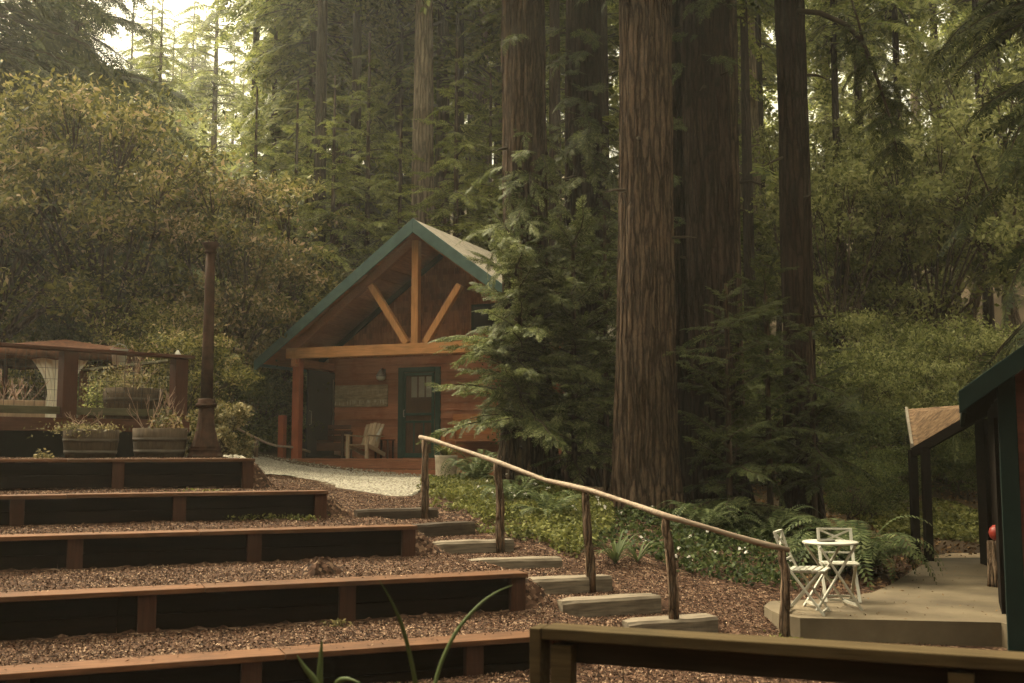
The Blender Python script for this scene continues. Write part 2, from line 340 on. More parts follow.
def tz(x, y):
    x = np.asarray(x, float); y = np.asarray(y, float); sh = np.broadcast(x, y).shape
    X = np.broadcast_to(x, sh).ravel(); Y = np.broadcast_to(y, sh).ravel()
    z = np.hypot(X[:, None] - CT[None, :, 0], Y[:, None] - CT[None, :, 1]) @ _w[:-1] + _w[-1]
    s = cb * X + sb_ * Y; n = -sb_ * X + cb * Y
    lev = np.full_like(z, LEV[0]); send = np.full_like(z, 4.0)
    for k, (nk, sk, top, base) in enumerate(BEN):
        t = smooth(nk + .1, nk + .22, n)
        nxt = BEN[k + 1][3] if k < 4 else 1.46
        rise = LEV[k + 1] + 0.02 * np.clip(n - nk, 0, 2)
        lev = lev * (1 - t) + rise * t
        send = np.where(n > nk + .05, sk, send)
    mask = (1 - smooth(send - .05, send + .55, s)) * smooth(-14, -11, s) * smooth(8.3, 8.5, n) * (1 - smooth(16.4, 19.5, n))
    z = z * (1 - mask) + lev * mask
    z = z + .018 * vnoise(np.stack([X * 1.7, Y * 1.7, X * 0 + .5], -1)) + .008 * vnoise(np.stack([X * 6, Y * 6, X * 0 + 3.5], -1))
    # the slab cuts are kept a little lower so that the ground never pokes through them
    inp = ((X > 2.6) & (X < 14) & (Y > 10.2) & (Y < 18) & (V22.x * (Y - 10.2) + 2.6 < X + 9))
    for (ax, ay, ca, sa, ln, zz, hh) in STP:
        lx = (X - ax) * ca + (Y - ay) * sa; ly = -(X - ax) * sa + (Y - ay) * ca
        wx = smooth(-.3, .0, lx) * (1 - smooth(ln, ln + .25, lx))
        w1 = wx * smooth(-.75, -.3, ly) * (1 - smooth(.12, .14, ly)); z = np.where(w1 > 0, z * (1 - w1) + w1 * np.minimum(z, zz - hh - .01), z)
        w2 = wx * smooth(.12, .14, ly) * (1 - smooth(.35, .7, ly)); z = np.where(w2 > 0, z * (1 - w2) + w2 * np.minimum(z, zz - .02), z)
    q = slab_mask(X, Y); z = z * (1 - q) + np.minimum(z, -.17) * q
    return z.reshape(sh)
PZ = -.05
STP = []
def onz(px, py, z):
    d = ray(px, py); t = (z - EYE) / d.z
    return (d.x * t, d.y * t)
STEPS = [((358, 510), (438, 508), 'dark', 'topmost timber step, blackened, at the foot of the first rail post'), ((414, 525), (475, 522), 'dark', 'second timber step from the top, dark with a chipped face'),
 ((433, 542), (514, 540), 'l', 'third timber step from the top, grey and rounded at its left end'), ((470, 560), (562, 558), 'l', 'thin half-buried timber step fourth from the top'),
 ((527, 580), (612, 576), 'l', 'weathered timber step beside the end of a bench wall, third from the bottom'), ((564, 601), (661, 595.5), 'l', 'thick pale timber step second from the bottom'),
 ((630, 622), (718, 617), 'l', 'lowest timber step, showing just above the front railing')]
SZ = [.8, .645, .5, .36, .225, .085, -.045]; SH_ = [.13, .155, .14, .1, .16, .17, .14]
for (p, q, _k, _l), zz, hh in zip(STEPS, SZ, SH_):
    a = onz(*p, zz); c = onz(*q, zz); l = math.hypot(c[0] - a[0], c[1] - a[1]); STP.append((a[0], a[1], (c[0] - a[0]) / l, (c[1] - a[1]) / l, l, zz, hh))
SLAB = [onz(*p, PZ) for p in [(772, 611), (764, 606), (770, 601), (800, 600), (840, 597.5), (872, 592.5), (890, 585), (904, 576), (920, 566), (936, 558), (990, 557.5)]]
_c0 = Vector((4.45, 9.9, 0))
SLAB += [tuple((_c0 + V22 * 3.0)[:2]), tuple((_c0 + V22 * .75)[:2])]
SLAB += [onz(1001, 622.5, PZ), onz(800, 618, PZ), onz(782, 615, PZ)]
def inside(poly, X, Y):
    r = np.zeros(X.shape, bool); n = len(poly); j = n - 1
    for i in range(n):
        xi, yi = poly[i][:2]; xj, yj = poly[j][:2]
        c = ((yi > Y) != (yj > Y)) & (X < (xj - xi) * (Y - yi) / (yj - yi + 1e-12) + xi); r ^= c; j = i
    return r
def slab_mask(X, Y): return inside(SLAB, X, Y).astype(float)

# ground colours: bark mulch near, brown forest floor beyond
m, t, b = newmat('ground'); M['ground'] = m
mp = coords(t, (1, 1, 1)); n1 = noise(t, mp, 0.35, 5); n2 = noise(t, mp, 26, 5, .7)
vo = t.nodes.new('ShaderNodeTexVoronoi'); vo.inputs['Scale'].default_value = 30; t.links.new(mp.outputs[0], vo.inputs['Vector'])
r1 = ramp(t, [(0.0, (.014, .007, .004)), (.45, (.046, .023, .014)), (.8, (.09, .048, .03)), (1, (.2, .13, .085))])
sx = t.nodes.new('ShaderNodeSeparateColor'); t.links.new(vo.outputs['Color'], sx.inputs[0]); t.links.new(sx.outputs[0], r1.inputs[0])
r2 = ramp(t, [(.3, (.03, .021, .012)), (.55, (.075, .05, .026)), (.8, (.12, .08, .04))]); t.links.new(n2.outputs['Fac'], r2.inputs[0])
sepx = t.nodes.new('ShaderNodeSeparateXYZ'); t.links.new(mp.outputs[0], sepx.inputs[0])
ma = t.nodes.new('ShaderNodeMath'); ma.operation = 'MULTIPLY_ADD'; t.links.new(n1.outputs['Fac'], ma.inputs[0]); ma.inputs[1].default_value = 4.0; t.links.new(sepx.outputs[1], ma.inputs[2])
rr = ramp(t, [(.0, (0, 0, 0)), (1, (1, 1, 1))]); mrr = t.nodes.new('ShaderNodeMapRange'); mrr.inputs[1].default_value = 19; mrr.inputs[2].default_value = 22
t.links.new(ma.outputs[0], mrr.inputs[0])
mx = t.nodes.new('ShaderNodeMix'); mx.data_type = 'RGBA'; t.links.new(mrr.outputs[0], mx.inputs[0]); t.links.new(r1.outputs[0], mx.inputs[6]); t.links.new(r2.outputs[0], mx.inputs[7])
t.links.new(mx.outputs[2], b.inputs['Base Color']); b.inputs['Roughness'].default_value = .95; b.inputs['Specular IOR Level'].default_value = .1
bump(t, b, sx.outputs[0], .6, .02)

def axis(lo, a, b_, hi, fine, coarse):
    left = lo + (a - lo) * (1 - (1 - np.linspace(0, 1, coarse)[:-1]) ** 2.2)
    right = b_ + (hi - b_) * np.linspace(0, 1, coarse)[1:] ** 2.2
    return np.concatenate([left, np.arange(a, b_ + 1e-6, fine), right])
gx = axis(-150, -9.0, 9.0, 150, .1, 40); gy = axis(-150, 5.0, 25.0, 150, .1, 40)
GX, GY = np.meshgrid(gx, gy); GZ = tz(GX.ravel(), GY.ravel())
Vg = np.stack([GX.ravel(), GY.ravel(), GZ], -1); nx, ny = len(gx), len(gy)
i0 = (np.arange(ny - 1)[:, None] * nx + np.arange(nx - 1)[None, :]).ravel()
g = npmesh('ground', Vg, np.stack([i0, i0 + 1, i0 + nx + 1, i0 + nx], -1), M['ground'], smooth=True)
tag(g, 'brown bark mulch and forest floor covering the slope', 'ground', kind='structure')

# ---------------------------------------------------------------- gravel path
m, t, b = newmat('gravel'); M['gravel'] = m
mp = coords(t, (1, 1, 1)); vo = t.nodes.new('ShaderNodeTexVoronoi'); vo.inputs['Scale'].default_value = 34; t.links.new(mp.outputs[0], vo.inputs['Vector'])
sx = t.nodes.new('ShaderNodeSeparateColor'); t.links.new(vo.outputs['Color'], sx.inputs[0])
r1 = ramp(t, [(0, (.12, .103, .076)), (.5, (.215, .188, .142)), (1, (.34, .305, .245))]); t.links.new(sx.outputs[0], r1.inputs[0])
t.links.new(r1.outputs[0], b.inputs['Base Color']); b.inputs['Roughness'].default_value = .9; bump(t, b, sx.outputs[1], .7, .015)
def ghit(px, py, y0=6.0, y1=60.0):
    ys = np.arange(y0, y1, .05); d = ray(px, py); xs = d.x / d.y * ys; zs = EYE + d.z / d.y * ys
    h = tz(xs, ys) - zs; i = np.argmax(h > 0); return xs[i], ys[i]
CO = Vector((-2.23, 24.5, 0))                                  # under the cabin's ridge tip
def cabw(u, v, z=0): return CO + U22 * u + V22 * v + Vector((0, 0, z))
far = [(-9.5, 25.5)] + [tuple(cabw(u, .22)[:2]) for u in np.linspace(-5.2, .6, 14)] + [(-1.0, 21.3)]
near = [(-9.0, 23.2)] + [ghit(*p, 15.5) for p in [(240, 473), (262, 472), (290, 477), (330, 488), (365, 494), (392, 498.5), (408, 497.5), (420, 492), (428, 485)]]
def resample(P, n):
    P = np.array(P); d = np.append(0, np.cumsum(np.hypot(*np.diff(P, axis=0).T))); q = np.linspace(0, d[-1], n)
    return np.stack([np.interp(q, d, P[:, 0]), np.interp(q, d, P[:, 1])], -1)
A_, B_ = resample(far, 90), resample(near, 90)
tt = np.linspace(0, 1, 40)[:, None, None]
Pg = (B_[None] * (1 - tt) + A_[None] * tt).reshape(-1, 2)
Pg = Pg + .12 * np.stack([vnoise(np.stack([Pg[:, 0] * 2, Pg[:, 1] * 2, Pg[:, 0] * 0 + k], -1)) for k in (7.5, 9.5)], -1)
eg = np.minimum(tt, 1 - tt)[:, 0, 0][:, None] * np.ones((1, 90)); Zg = tz(Pg[:, 0], Pg[:, 1]) - .03 + .06 * smooth(0, .09, eg.ravel() + .03 * vnoise(np.stack([Pg[:, 0] * 3, Pg[:, 1] * 3, Pg[:, 0] * 0 + 5.5], -1)))
i0 = (np.arange(39)[:, None] * 90 + np.arange(89)[None, :]).ravel()
gp = npmesh('gravel_path', np.column_stack([Pg, Zg]), np.stack([i0, i0 + 1, i0 + 91, i0 + 90], -1), M['gravel'], smooth=True)
tag(gp, 'pale gravel path along the front of the cabin porch', 'path', kind='structure')

# ---------------------------------------------------------------- concrete patio
m, t, b = newmat('concrete'); M['concrete'] = m
mp = coords(t, (1, 1, 1)); n1 = noise(t, mp, 1.1, 6, .6); n2 = noise(t, mp, 40, 3)
r1 = ramp(t, [(.28, (.05, .034, .018)), (.42, (.088, .063, .034)), (.55, (.115, .084, .047)), (.72, (.17, .128, .075))]); t.links.new(n1.outputs['Fac'], r1.inputs[0])
t.links.new(r1.outputs[0], b.inputs['Base Color']); b.inputs['Roughness'].default_value = .85; bump(t, b, n2.outputs['Fac'], .3, .004)
pm = MB().prism(SLAB, PZ - .3, PZ); pt = pm.build('patio', M['concrete'])
tag(pt, 'worn beige concrete patio with a curved edge', 'patio', kind='structure')
ar = [Vector((*SLAB[9], 0)), Vector((*SLAB[10], 0))]
bw = MB()
for k in range(5):
    o0 = V22 * (.04 + k * .2)
    bw.bar(ar[0] + o0 + Vector((0, 0, PZ - .04)), ar[1] + o0 + Vector((.3, 0, PZ - .04)), .19, .06)
bw = bw.build('boardwalk', M['greywood'], bevel=.006); tag(bw, 'narrow grey board walkway continuing from the far end of the patio', 'walkway', kind='structure')

# ---------------------------------------------------------------- terraced bench walls
BL = ['lowest and nearest bench wall with a worn red-brown cap, partly behind the front railing', 'second bench wall from the bottom, its right end near the lower timber steps',
      'middle bench wall of the five, behind a small mound of mulch', 'fourth bench wall up, its right end below the gravel path',
      'topmost bench wall, with barrel planters and the iron post standing on it']
PXS = [[476, 258, 30], [351, 154, -60], [258, 81, -120], [183, 22, -140], [121, -15, -150]]
for k, (n, s1, top, base) in enumerate(BEN):
    end = Vector((cb * s1 - sb_ * n, sb_ * s1 + cb * n, 0))
    o = thing('bench_wall', (end.x, end.y, 0), BL[k], 'bench', 'stepped benches of the terraces', B)
    LEN = 11.0; base -= .12
    cm_ = MB(); x1 = .015
    for q, L_ in enumerate((2.35, 3.0, 2.8, 2.9)[k % 2:] + (2.6,)):
        cm_.box((x1 - L_ / 2, .13 + rnd.uniform(-.006, .006), top - .022 - rnd.uniform(0, .005)), (L_ - .006, .32, .044), Matrix.Rotation(rnd.uniform(-.002, .002), 3, 'Z')); x1 -= L_
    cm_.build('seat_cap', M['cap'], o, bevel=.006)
    f = MB(); hh = (top - .044 - base) / 3
    for j in range(3):
        [f.box((-.02 - LEN * (q + .5) / 3, .095 + .005 * j + rnd.uniform(-.004, .004), base + hh * (j + .5)), (LEN / 3 - .008, .05, hh - .012)) for q in range(3)]
    f.box((-LEN / 2, .16, (top - .05 + base) / 2), (LEN - .06, .06, top - .06 - base))
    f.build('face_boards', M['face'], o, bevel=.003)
    xs = [-.075]
    for p in PXS[k]:
        q = (p - W / 2) / F; xs.append((q * end.y - end.x) / (cb - q * sb_))
    for x in xs:
        MB().box((x, .035, (top - .045 + base) / 2), (.15, .07, top - .047 - base)).build('post', M['bpost'], o, bevel=.005)
    MB().box((-.012, .15, (top - .045 + base) / 2), (.028, .24, top - .047 - base)).build('end_board', M['bpost'], o, bevel=.004)

# ---------------------------------------------------------------- timber steps
for (p, q, kind, lab), zz, hh in zip(STEPS, SZ, SH_):
    a = Vector((*onz(*p, zz), zz)); c = Vector((*onz(*q, zz), zz)); d = (c - a)
    o = MB(); ang = math.atan2(d.y, d.x); L_ = d.length
    NX = 14
    vs = []
    for i in range(NX + 1):
        x = L_ * i / NX; wob = lambda s, a_=.012: a_ * float(vnoise(np.array([x * 4, s * 3.1, zz * 20])))
        dep = .24 * (1 - .25 * max(0, 1 - i / 2)); e = .03 * max(0, 1 - i / 2)
        vs += [(x, wob(1) + e, -hh - .12), (x, dep + wob(2), -hh - .12), (x, dep + wob(3), wob(4, .008) - e * .4), (x, .02 + wob(5) + e, wob(6, .008) - e * .4), (x, wob(7) + e, -.03 + wob(8, .008) - e * .4)]
    fs = [(i * 5 + j, i * 5 + (j + 1) % 5, (i + 1) * 5 + (j + 1) % 5, (i + 1) * 5 + j) for i in range(NX) for j in range(5)]
    fs += [(4, 3, 2, 1, 0), tuple(NX * 5 + j for j in range(5))]
    o.add(vs, fs); o = o.build('timber_step', M['timberdark' if kind == 'dark' else 'timber'])
    o.location = a; o.rotation_euler = (0, 0, ang); tag(o, lab, 'step', 'timber steps down the mulch slope')

# ---------------------------------------------------------------- rustic handrail
PT = [((424, 440), (425, 508), 15.2), ((498, 463), (500, 541), 13.6), ((585, 490), (590, 575), 12.2), ((666, 516), (674, 613), 11.0), ((784, 549), (786, 636), 11.0)]
hr = thing('handrail', at(590, 575, 12.2), 'rustic handrail of one long peeled pole on five bark posts beside the steps', 'handrail')
def loc(o, p): return Vector(p) - o.location
for k, (a, c, Y) in enumerate(PT):
    p0 = at(*c, Y + .02); p1 = at(*a, Y)
    n = 9; pts = []; rad = []
    for i in range(n):
        q = p0.lerp(p1, i / (n - 1)); q += Vector((.022 * float(vnoise(np.array([i * .7, k * 5.3, .2]))), .02 * float(vnoise(np.array([i * .7, k * 5.3, 4.2]))), 0))
        if i == 0: q.z -= .2
        pts.append(loc(hr, q)); rad.append(.056 - .016 * i / n + .006 * float(vnoise(np.array([i * 1.3, k * 3.1, 8.2]))))
    MB().tube(pts, rad, 10).build('post', M['polepost'], hr, True)
RP = [(420, 437, 15.3), (432, 440, 15.05), (450, 446, 14.6), (470, 452.5, 14.2), (500, 463, 13.55), (525, 472.5, 13.15), (545, 480, 12.8), (567, 485, 12.4), (590, 490.5, 12.1), (620, 500, 11.7), (645, 508.5, 11.35), (666, 516, 10.95), (700, 525.5, 10.9), (735, 536, 10.92), (765, 544.5, 10.96), (789, 550, 11.0)]
pts = [loc(hr, at(*p)) for p in RP]
MB().tube(pts, [.028 + .004 * math.sin(i * 1.9) for i in range(len(pts))], 10).build('rail_pole', M['pole'], hr, True)

# ---------------------------------------------------------------- front railing
ra = Vector((.116, 4.4, .89 - .18)) ; ra.z = at(541, 628, 4.4).z
fr = thing('front_railing', (ra.x, ra.y, -.4), 'weathered brown railing across the lower right, closest to the viewer', 'railing', rz=-R(22))
zt = ra.z + .4
MB().box((2.45, .07, zt - .022), (4.9, .145, .045)).build('rail_cap', M['rail'], fr, bevel=.005)
MB().box((-.026, .05, zt / 2), (.045, .12, zt - .002)).build('end_board', M['rail'], fr, bevel=.004)
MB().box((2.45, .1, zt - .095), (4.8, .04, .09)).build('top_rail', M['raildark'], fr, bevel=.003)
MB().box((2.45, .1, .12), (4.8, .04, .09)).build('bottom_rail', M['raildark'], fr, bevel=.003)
for x in (.075, 1.52, 2.97, 4.42):
    MB().box((x, .045, zt / 2 - .03), (.085, .07, zt - .065)).build('post', M['rail'], fr, bevel=.004)
wm = MB()
for i in range(48): wm.tube([(.1 + i * .1, .1, .15), (.1 + i * .1, .1, zt - .13)], .0022, 4)
for i in range(7): wm.tube([(.1, .1, .2 + i * .1), (4.8, .1, .2 + i * .1)], .0022, 4)
wm.build('wire_mesh', M['wire'], fr)
# ---------------------------------------------------------------- cabin
cab = thing('cabin', (CO.x, CO.y, 0), 'red wooden cabin with a teal-trimmed gable porch among the redwoods', 'cabin', rz=-R(22))
HWID, ZR, ZE = 4.19, 6.80, 3.69; SL = (ZR - ZE) / HWID; VW = 2.0; DZ = 1.40; LENC = 11.0
def rz_(u): return ZR - SL * abs(u)
# lap siding on the porch wall (tilted courses), up to the ceiling line
w = MB(); zc = DZ; course = .19
while zc < 3.86:
    z1 = min(zc + course, 3.87)
    w.add([(-3.35, VW - .045, zc), (3.35, VW - .045, zc), (3.35, VW - .006, z1), (-3.35, VW - .006, z1)], [(0, 1, 2, 3)])
    w.add([(-3.35, VW - .045, zc), (3.35, VW - .045, zc), (3.35, VW, zc + .001), (-3.35, VW, zc + .001)], [(3, 2, 1, 0)])
    zc = z1
w.box((0, VW + .05, (DZ + 3.87) / 2), (6.7, .1, 3.87 - DZ))
for sx_ in (-1, 1):
    w.box((sx_ * 3.3, (VW + .11 + LENC) / 2, (DZ + 3.9) / 2), (.1, LENC - VW - .11, 3.9 - DZ))
w.box((0, LENC - .3, (DZ + 3.87) / 2), (6.4, .1, 3.87 - DZ))
w.build('wall', M['siding'], cab)
# shingled gable above the porch ceiling
gb = MB(); gz = 3.88
gb.add([(-3.55, VW - .015, gz), (3.55, VW - .015, gz), (0, VW - .015, rz_(0) - .24), (-3.55, VW + .05, gz), (3.55, VW + .05, gz), (0, VW + .05, rz_(0) - .24)], [(0, 1, 2), (5, 4, 3), (0, 3, 4, 1), (1, 4, 5, 2), (2, 5, 3, 0)])
zz = gz
while zz < 6.1:
    hw = max(0, (ZR - .3 - zz) / SL - .12)
    x = -hw
    while x < hw - .02:
        wd_ = min(rnd.uniform(.1, .2), hw - x); gb.box((x + wd_ / 2, VW - .03 + rnd.uniform(-.004, .004), zz + .075), (wd_ - .006, .018, .16 - rnd.uniform(0, .012)))
        x += wd_
    zz += .15
gb.build('gable_wall', M['shingle'], cab)
for sx_ in (-1, 1):    # dark green trim where the gable meets the roof boards
    MB().bar((sx_ * .0, VW - .06, rz_(0) - .33), (sx_ * 3.6, VW - .06, rz_(3.6) - .33), .05, .13).build('gable_trim', M['lodgetrim'], cab)
gw = MB().box((.95, VW - .05, 4.75), (.75, .05, .62)).build('gable_window', M['lodgetrim'], cab, bevel=.006)
MB().box((.95, VW - .08, 4.75), (.6, .02, .48)).build('pane', M['dark'], gw)
# roof: two slabs, shingle top, board underside, and bargeboards
m, t, b = newmat('roof_shingles'); M['roof'] = m
mp = coords(t, (1, 1, 1)); br = t.nodes.new('ShaderNodeTexBrick'); br.inputs['Scale'].default_value = 3.2
sw = t.nodes.new('ShaderNodeSeparateXYZ'); cm = t.nodes.new('ShaderNodeCombineXYZ'); t.links.new(mp.outputs[0], sw.inputs[0])
t.links.new(sw.outputs[1], cm.inputs[0]); t.links.new(sw.outputs[0], cm.inputs[1]); t.links.new(cm.outputs[0], br.inputs['Vector'])
br.inputs['Color1'].default_value = (.36, .31, .25, 1); br.inputs['Color2'].default_value = (.25, .215, .17, 1); br.inputs['Mortar'].default_value = (.12, .1, .08, 1)
nz = noise(t, mp, 2.5, 5); mx = t.nodes.new('ShaderNodeMix'); mx.data_type = 'RGBA'; mx.blend_type = 'MULTIPLY'; mx.inputs[0].default_value = .8
r2 = ramp(t, [(.3, (.75, .72, .66)), (.7, (1.15, 1.1, 1.0))]); t.links.new(nz.outputs['Fac'], r2.inputs[0])
t.links.new(br.outputs['Color'], mx.inputs[6]); t.links.new(r2.outputs[0], mx.inputs[7]); t.links.new(mx.outputs[2], b.inputs['Base Color']); b.inputs['Roughness'].default_value = .9
for sx_ in (-1, 1):
    rf = MB()
    th = .07
    P = [(0, .0, ZR), (sx_ * HWID, .0, ZE), (sx_ * HWID, LENC, ZE), (0, LENC, ZR)]
    Q = [(x, y, z - th) for x, y, z in P]
    rf.add(P + Q, [(0, 1, 2, 3), (7, 6, 5, 4), (0, 4, 5, 1), (1, 5, 6, 2), (2, 6, 7, 3)])
    ro = rf.build('roof', M['roof'], cab)
    so = MB(); n = 15
    for i in range(n):   # board underside
        u0, u1 = HWID * i / n + .01, HWID * (i + 1) / n - .006
        for (a, c) in ((.03, LENC - .03),):
            so.add([(sx_ * u0, a, rz_(u0) - th - .004), (sx_ * u1, a, rz_(u1) - th - .004), (sx_ * u1, c, rz_(u1) - th - .004), (sx_ * u0, c, rz_(u0) - th - .004),
                    (sx_ * u0, a, rz_(u0) - th - .03), (sx_ * u1, a, rz_(u1) - th - .03), (sx_ * u1, c, rz_(u1) - th - .03), (sx_ * u0, c, rz_(u0) - th - .03)],
                   [(0, 1, 2, 3), (7, 6, 5, 4), (0, 4, 5, 1), (1, 5, 6, 2), (2, 6, 7, 3), (3, 7, 4, 0)])
    so.build('roof_boards', M['soffit'], ro)
    bb = MB(); hb = .27
    bb.add([(0, -.045, ZR + .015), (sx_ * HWID, -.045, ZE + .015), (sx_ * HWID, -.045, ZE - hb + .03), (0, -.045, ZR - hb - .04), (0, -.003, ZR + .015), (sx_ * HWID, -.003, ZE + .015), (sx_ * HWID, -.003, ZE - hb + .03), (0, -.003, ZR - hb - .04)],
           [(0, 1, 2, 3), (7, 6, 5, 4), (0, 4, 5, 1), (1, 5, 6, 2), (2, 6, 7, 3), (3, 7, 4, 0)])
    bb.build('bargeboard', M['teal'], cab, bevel=.006)
    MB().bar((sx_ * .05, .42, rz_(.05) - .27), (sx_ * 3.45, .42, rz_(3.45) - .27), .13, .2).build('rafter', M['soffit'], cab, bevel=.006)
    if sx_ < 0:
        MB().bar((sx_ * (HWID - .03), -.02, ZE - .06), (sx_ * (HWID - .03), LENC, ZE - .06), .1, .1).build('gutter', M['teal'], cab)
MB().bar((-3.55, .42, 3.89), (3.55, .42, 3.89), .17, .25).build('tie_beam', M['beam'], cab, bevel=.008)
MB().box((-.13, .42, 5.2), (.17, .16, 2.37)).build('king_post', M['beamz'], cab, bevel=.008)
MB().bar((-1.3, .42, 5.42), (-.35, .42, 4.02), .15, .15, (0, 1, 0)).build('brace', M['beamz'], cab, bevel=.008)
MB().bar((.98, .42, 5.3), (.12, .42, 4.02), .15, .15, (0, 1, 0)).build('brace', M['beamz'], cab, bevel=.008)
for u in (-3.25, 3.25): MB().box((u, .42, (DZ + 3.76) / 2), (.19, .19, 3.76 - DZ)).build('porch_post', M['rpost'], cab, bevel=.008)
for u in (-3.25, 3.25): MB().bar((u, .2, 3.66), (u, VW, 3.66), .12, .18).build('side_beam', M['soffit'], cab, bevel=.005)
dk = MB()
for i in range(15): dk.box((0, .28 + i * .13, DZ - .02), (7.3, .124, .04))
dk.build('porch_deck', M['deckwood'], cab, bevel=.004)
fa = MB()
for j, (z0, z1) in enumerate(((DZ - .22, DZ - .045), (DZ - .42, DZ - .235), (DZ - .62, DZ - .44))): fa.box((0, .25 - .002 * j, (z0 + z1) / 2), (7.28, .05, z1 - z0))
fa.build('deck_skirt', M['deckwood'], cab, bevel=.004)
for sx_ in (-1, 1): MB().box((sx_ * 3.6, 1.1, DZ - .35), (.05, 1.6, .6)).build('deck_skirt', M['deckwood'], cab)
MB().box((-3.62, .36, (DZ + 2.42) / 2), (.15, .15, 2.42 - DZ)).build('newel_post', M['rpost'], cab, bevel=.008)
# dark folding screen that closes the left side of the porch
sc_ = MB().box((-3.2, (.75 + VW) / 2, (DZ + 3.55) / 2), (.05, VW - .78, 3.5 - DZ)).build('side_screen', M['dark'], cab, bevel=.005)
MB().tube([(-3.16, .8, 2.2), (-3.1, .8, 2.22), (-3.1, .8, 2.52), (-3.16, .8, 2.54)], .012, 6).build('handle', M['metal'], sc_)
MB().box((-3.17, VW - .12, 2.65), (.03, .03, 1.4)).build('edge_strip', M['metal'], sc_)
# screen door
du0, du1, dz1 = -1.36, -.24, 3.60
dr = MB()
dr.box(((du0 + .06), VW - .05, (DZ + dz1) / 2), (.13, .07, dz1 - DZ)); dr.box(((du1 - .06), VW - .05, (DZ + dz1) / 2), (.13, .07, dz1 - DZ))
dr.box(((du0 + du1) / 2, VW - .05, dz1 - .06), (du1 - du0 - .262, .07, .12))
dr = dr.build('door', M['tealdoor'], cab, bevel=.006)
a, c = du0 + .14, du1 - .14
leaf = MB().box(((a + c) / 2, VW - .035, (DZ + dz1 - .12) / 2 + .005), (c - a, .02, dz1 - DZ - .14)).build('door_leaf', M['innerdoor'], dr)
pn = MB()
for k in range(3): pn.box((a + .28 + k * .2, VW - .05, 3.12), (.15, .012, .5))
pn.build('curtained_pane', M['curtain'], dr)
sf = MB()
for x in (a + .035, c - .035): sf.box((x, VW - .085, (DZ + dz1 - .13) / 2 + .005), (.07, .03, dz1 - DZ - .15))
for z, h_ in ((dz1 - .17, .07), (2.46, .06), (2.28, .05), (DZ + .07, .11)): sf.box(((a + c) / 2, VW - .0845, z), (c - a - .142, .03, h_))
for x in (a + .3, a + .56): sf.box((x, VW - .084, 1.9), (.03, .02, .7))
sf.build('screen_frame', M['tealdoor'], dr, bevel=.004)
m, t, b = newmat('insect_screen'); M['screen'] = m
tp = t.nodes.new('ShaderNodeBsdfTransparent'); mix = t.nodes.new('ShaderNodeMixShader'); mix.inputs[0].default_value = .22
b.inputs['Base Color'].default_value = (.03, .026, .02, 1); t.links.new(tp.outputs[0], mix.inputs[1]); t.links.new(b.outputs[0], mix.inputs[2]); t.links.new(mix.outputs[0], t.nodes['Material Output'].inputs['Surface'])
MB().box(((a + c) / 2, VW - .078, (DZ + dz1 - .13) / 2), (c - a - .13, .002, dz1 - DZ - .2)).build('insect_screen', M['screen'], dr)
MB().tube([(a + .05, VW - .1, 2.4), (a + .05, VW - .15, 2.4), (a + .05, VW - .15, 2.56), (a + .05, VW - .1, 2.56)], .012, 6).build('handle', M['metal'], dr)

# things on the porch
def onc(u, v, z): return cabw(u, v, z)
m, t, b = newmat('faded_sign_board'); M['sign'] = m
mp = coords(t, (1.5, 1, 9)); n1 = noise(t, mp, 2.0, 7, .7); r1 = ramp(t, [(.3, (.12, .085, .05)), (.55, (.28, .205, .12)), (.75, (.48, .4, .28))]); t.links.new(n1.outputs['Fac'], r1.inputs[0])
mpl = coords(t, (26, 1, 5)); nl = noise(t, mpl, 1.0, 2, .4); rl = ramp(t, [(.46, (0, 0, 0)), (.66, (1, 1, 1))]); t.links.new(nl.outputs['Fac'], rl.inputs[0])
mpz = coords(t, (1, 1, 1)); sz = t.nodes.new('ShaderNodeSeparateXYZ'); t.links.new(mpz.outputs[0], sz.inputs[0]); wv = t.nodes.new('ShaderNodeMath'); wv.operation = 'MULTIPLY_ADD'; wv.inputs[1].default_value = 1.85; wv.inputs[2].default_value = .5; t.links.new(sz.outputs[2], wv.inputs[0])
rz2 = ramp(t, [(.05, (0, 0, 0)), (.12, (.7, .7, .7)), (.26, (.7, .7, .7)), (.36, (0, 0, 0)), (.5, (0, 0, 0)), (.62, (.2, .2, .2)), (.76, (.2, .2, .2)), (.88, (0, 0, 0))]); t.links.new(wv.outputs[0], rz2.inputs[0])
ml = t.nodes.new('ShaderNodeMath'); ml.operation = 'MULTIPLY'; t.links.new(rl.outputs[0], ml.inputs[0]); t.links.new(rz2.outputs[0], ml.inputs[1])
mxl = t.nodes.new('ShaderNodeMix'); mxl.data_type = 'RGBA'; t.links.new(ml.outputs[0], mxl.inputs[0]); t.links.new(r1.outputs[0], mxl.inputs[6]); mxl.inputs[7].default_value = (.55, .47, .34, 1)
t.links.new(mxl.outputs[2], b.inputs['Base Color']); b.inputs['Roughness'].default_value = .9; bump(t, b, n1.outputs['Fac'], .5, .01)
sg = thing('wall_sign', onc(-2.41, VW - .03, 2.93), 'faded wooden sign board on the porch wall, its lettering worn away', 'sign', rz=-R(22))
MB().box((0, -.02, 0), (1.5, .04, .54)).build('board', M['sign'], sg, bevel=.008)
lp = thing('wall_lamp', onc(-1.78, VW - .03, 3.42), 'small bell-shaped wall lamp between the sign and the green door', 'lamp', rz=-R(22))
MB().box((0, -.015, .08), (.1, .03, .16)).build('back_plate', M['metal'], lp, bevel=.005)
MB().tube([(0, -.02, .12), (0, -.1, .17), (0, -.16, .14)], .014, 6).build('arm', M['metal'], lp)
MB().lathe([(.03, .14), (.06, .1), (.1, .03), (.13, -.02)], 16, (0, -.16, 0)).build('shade', M['metal'], lp, True)
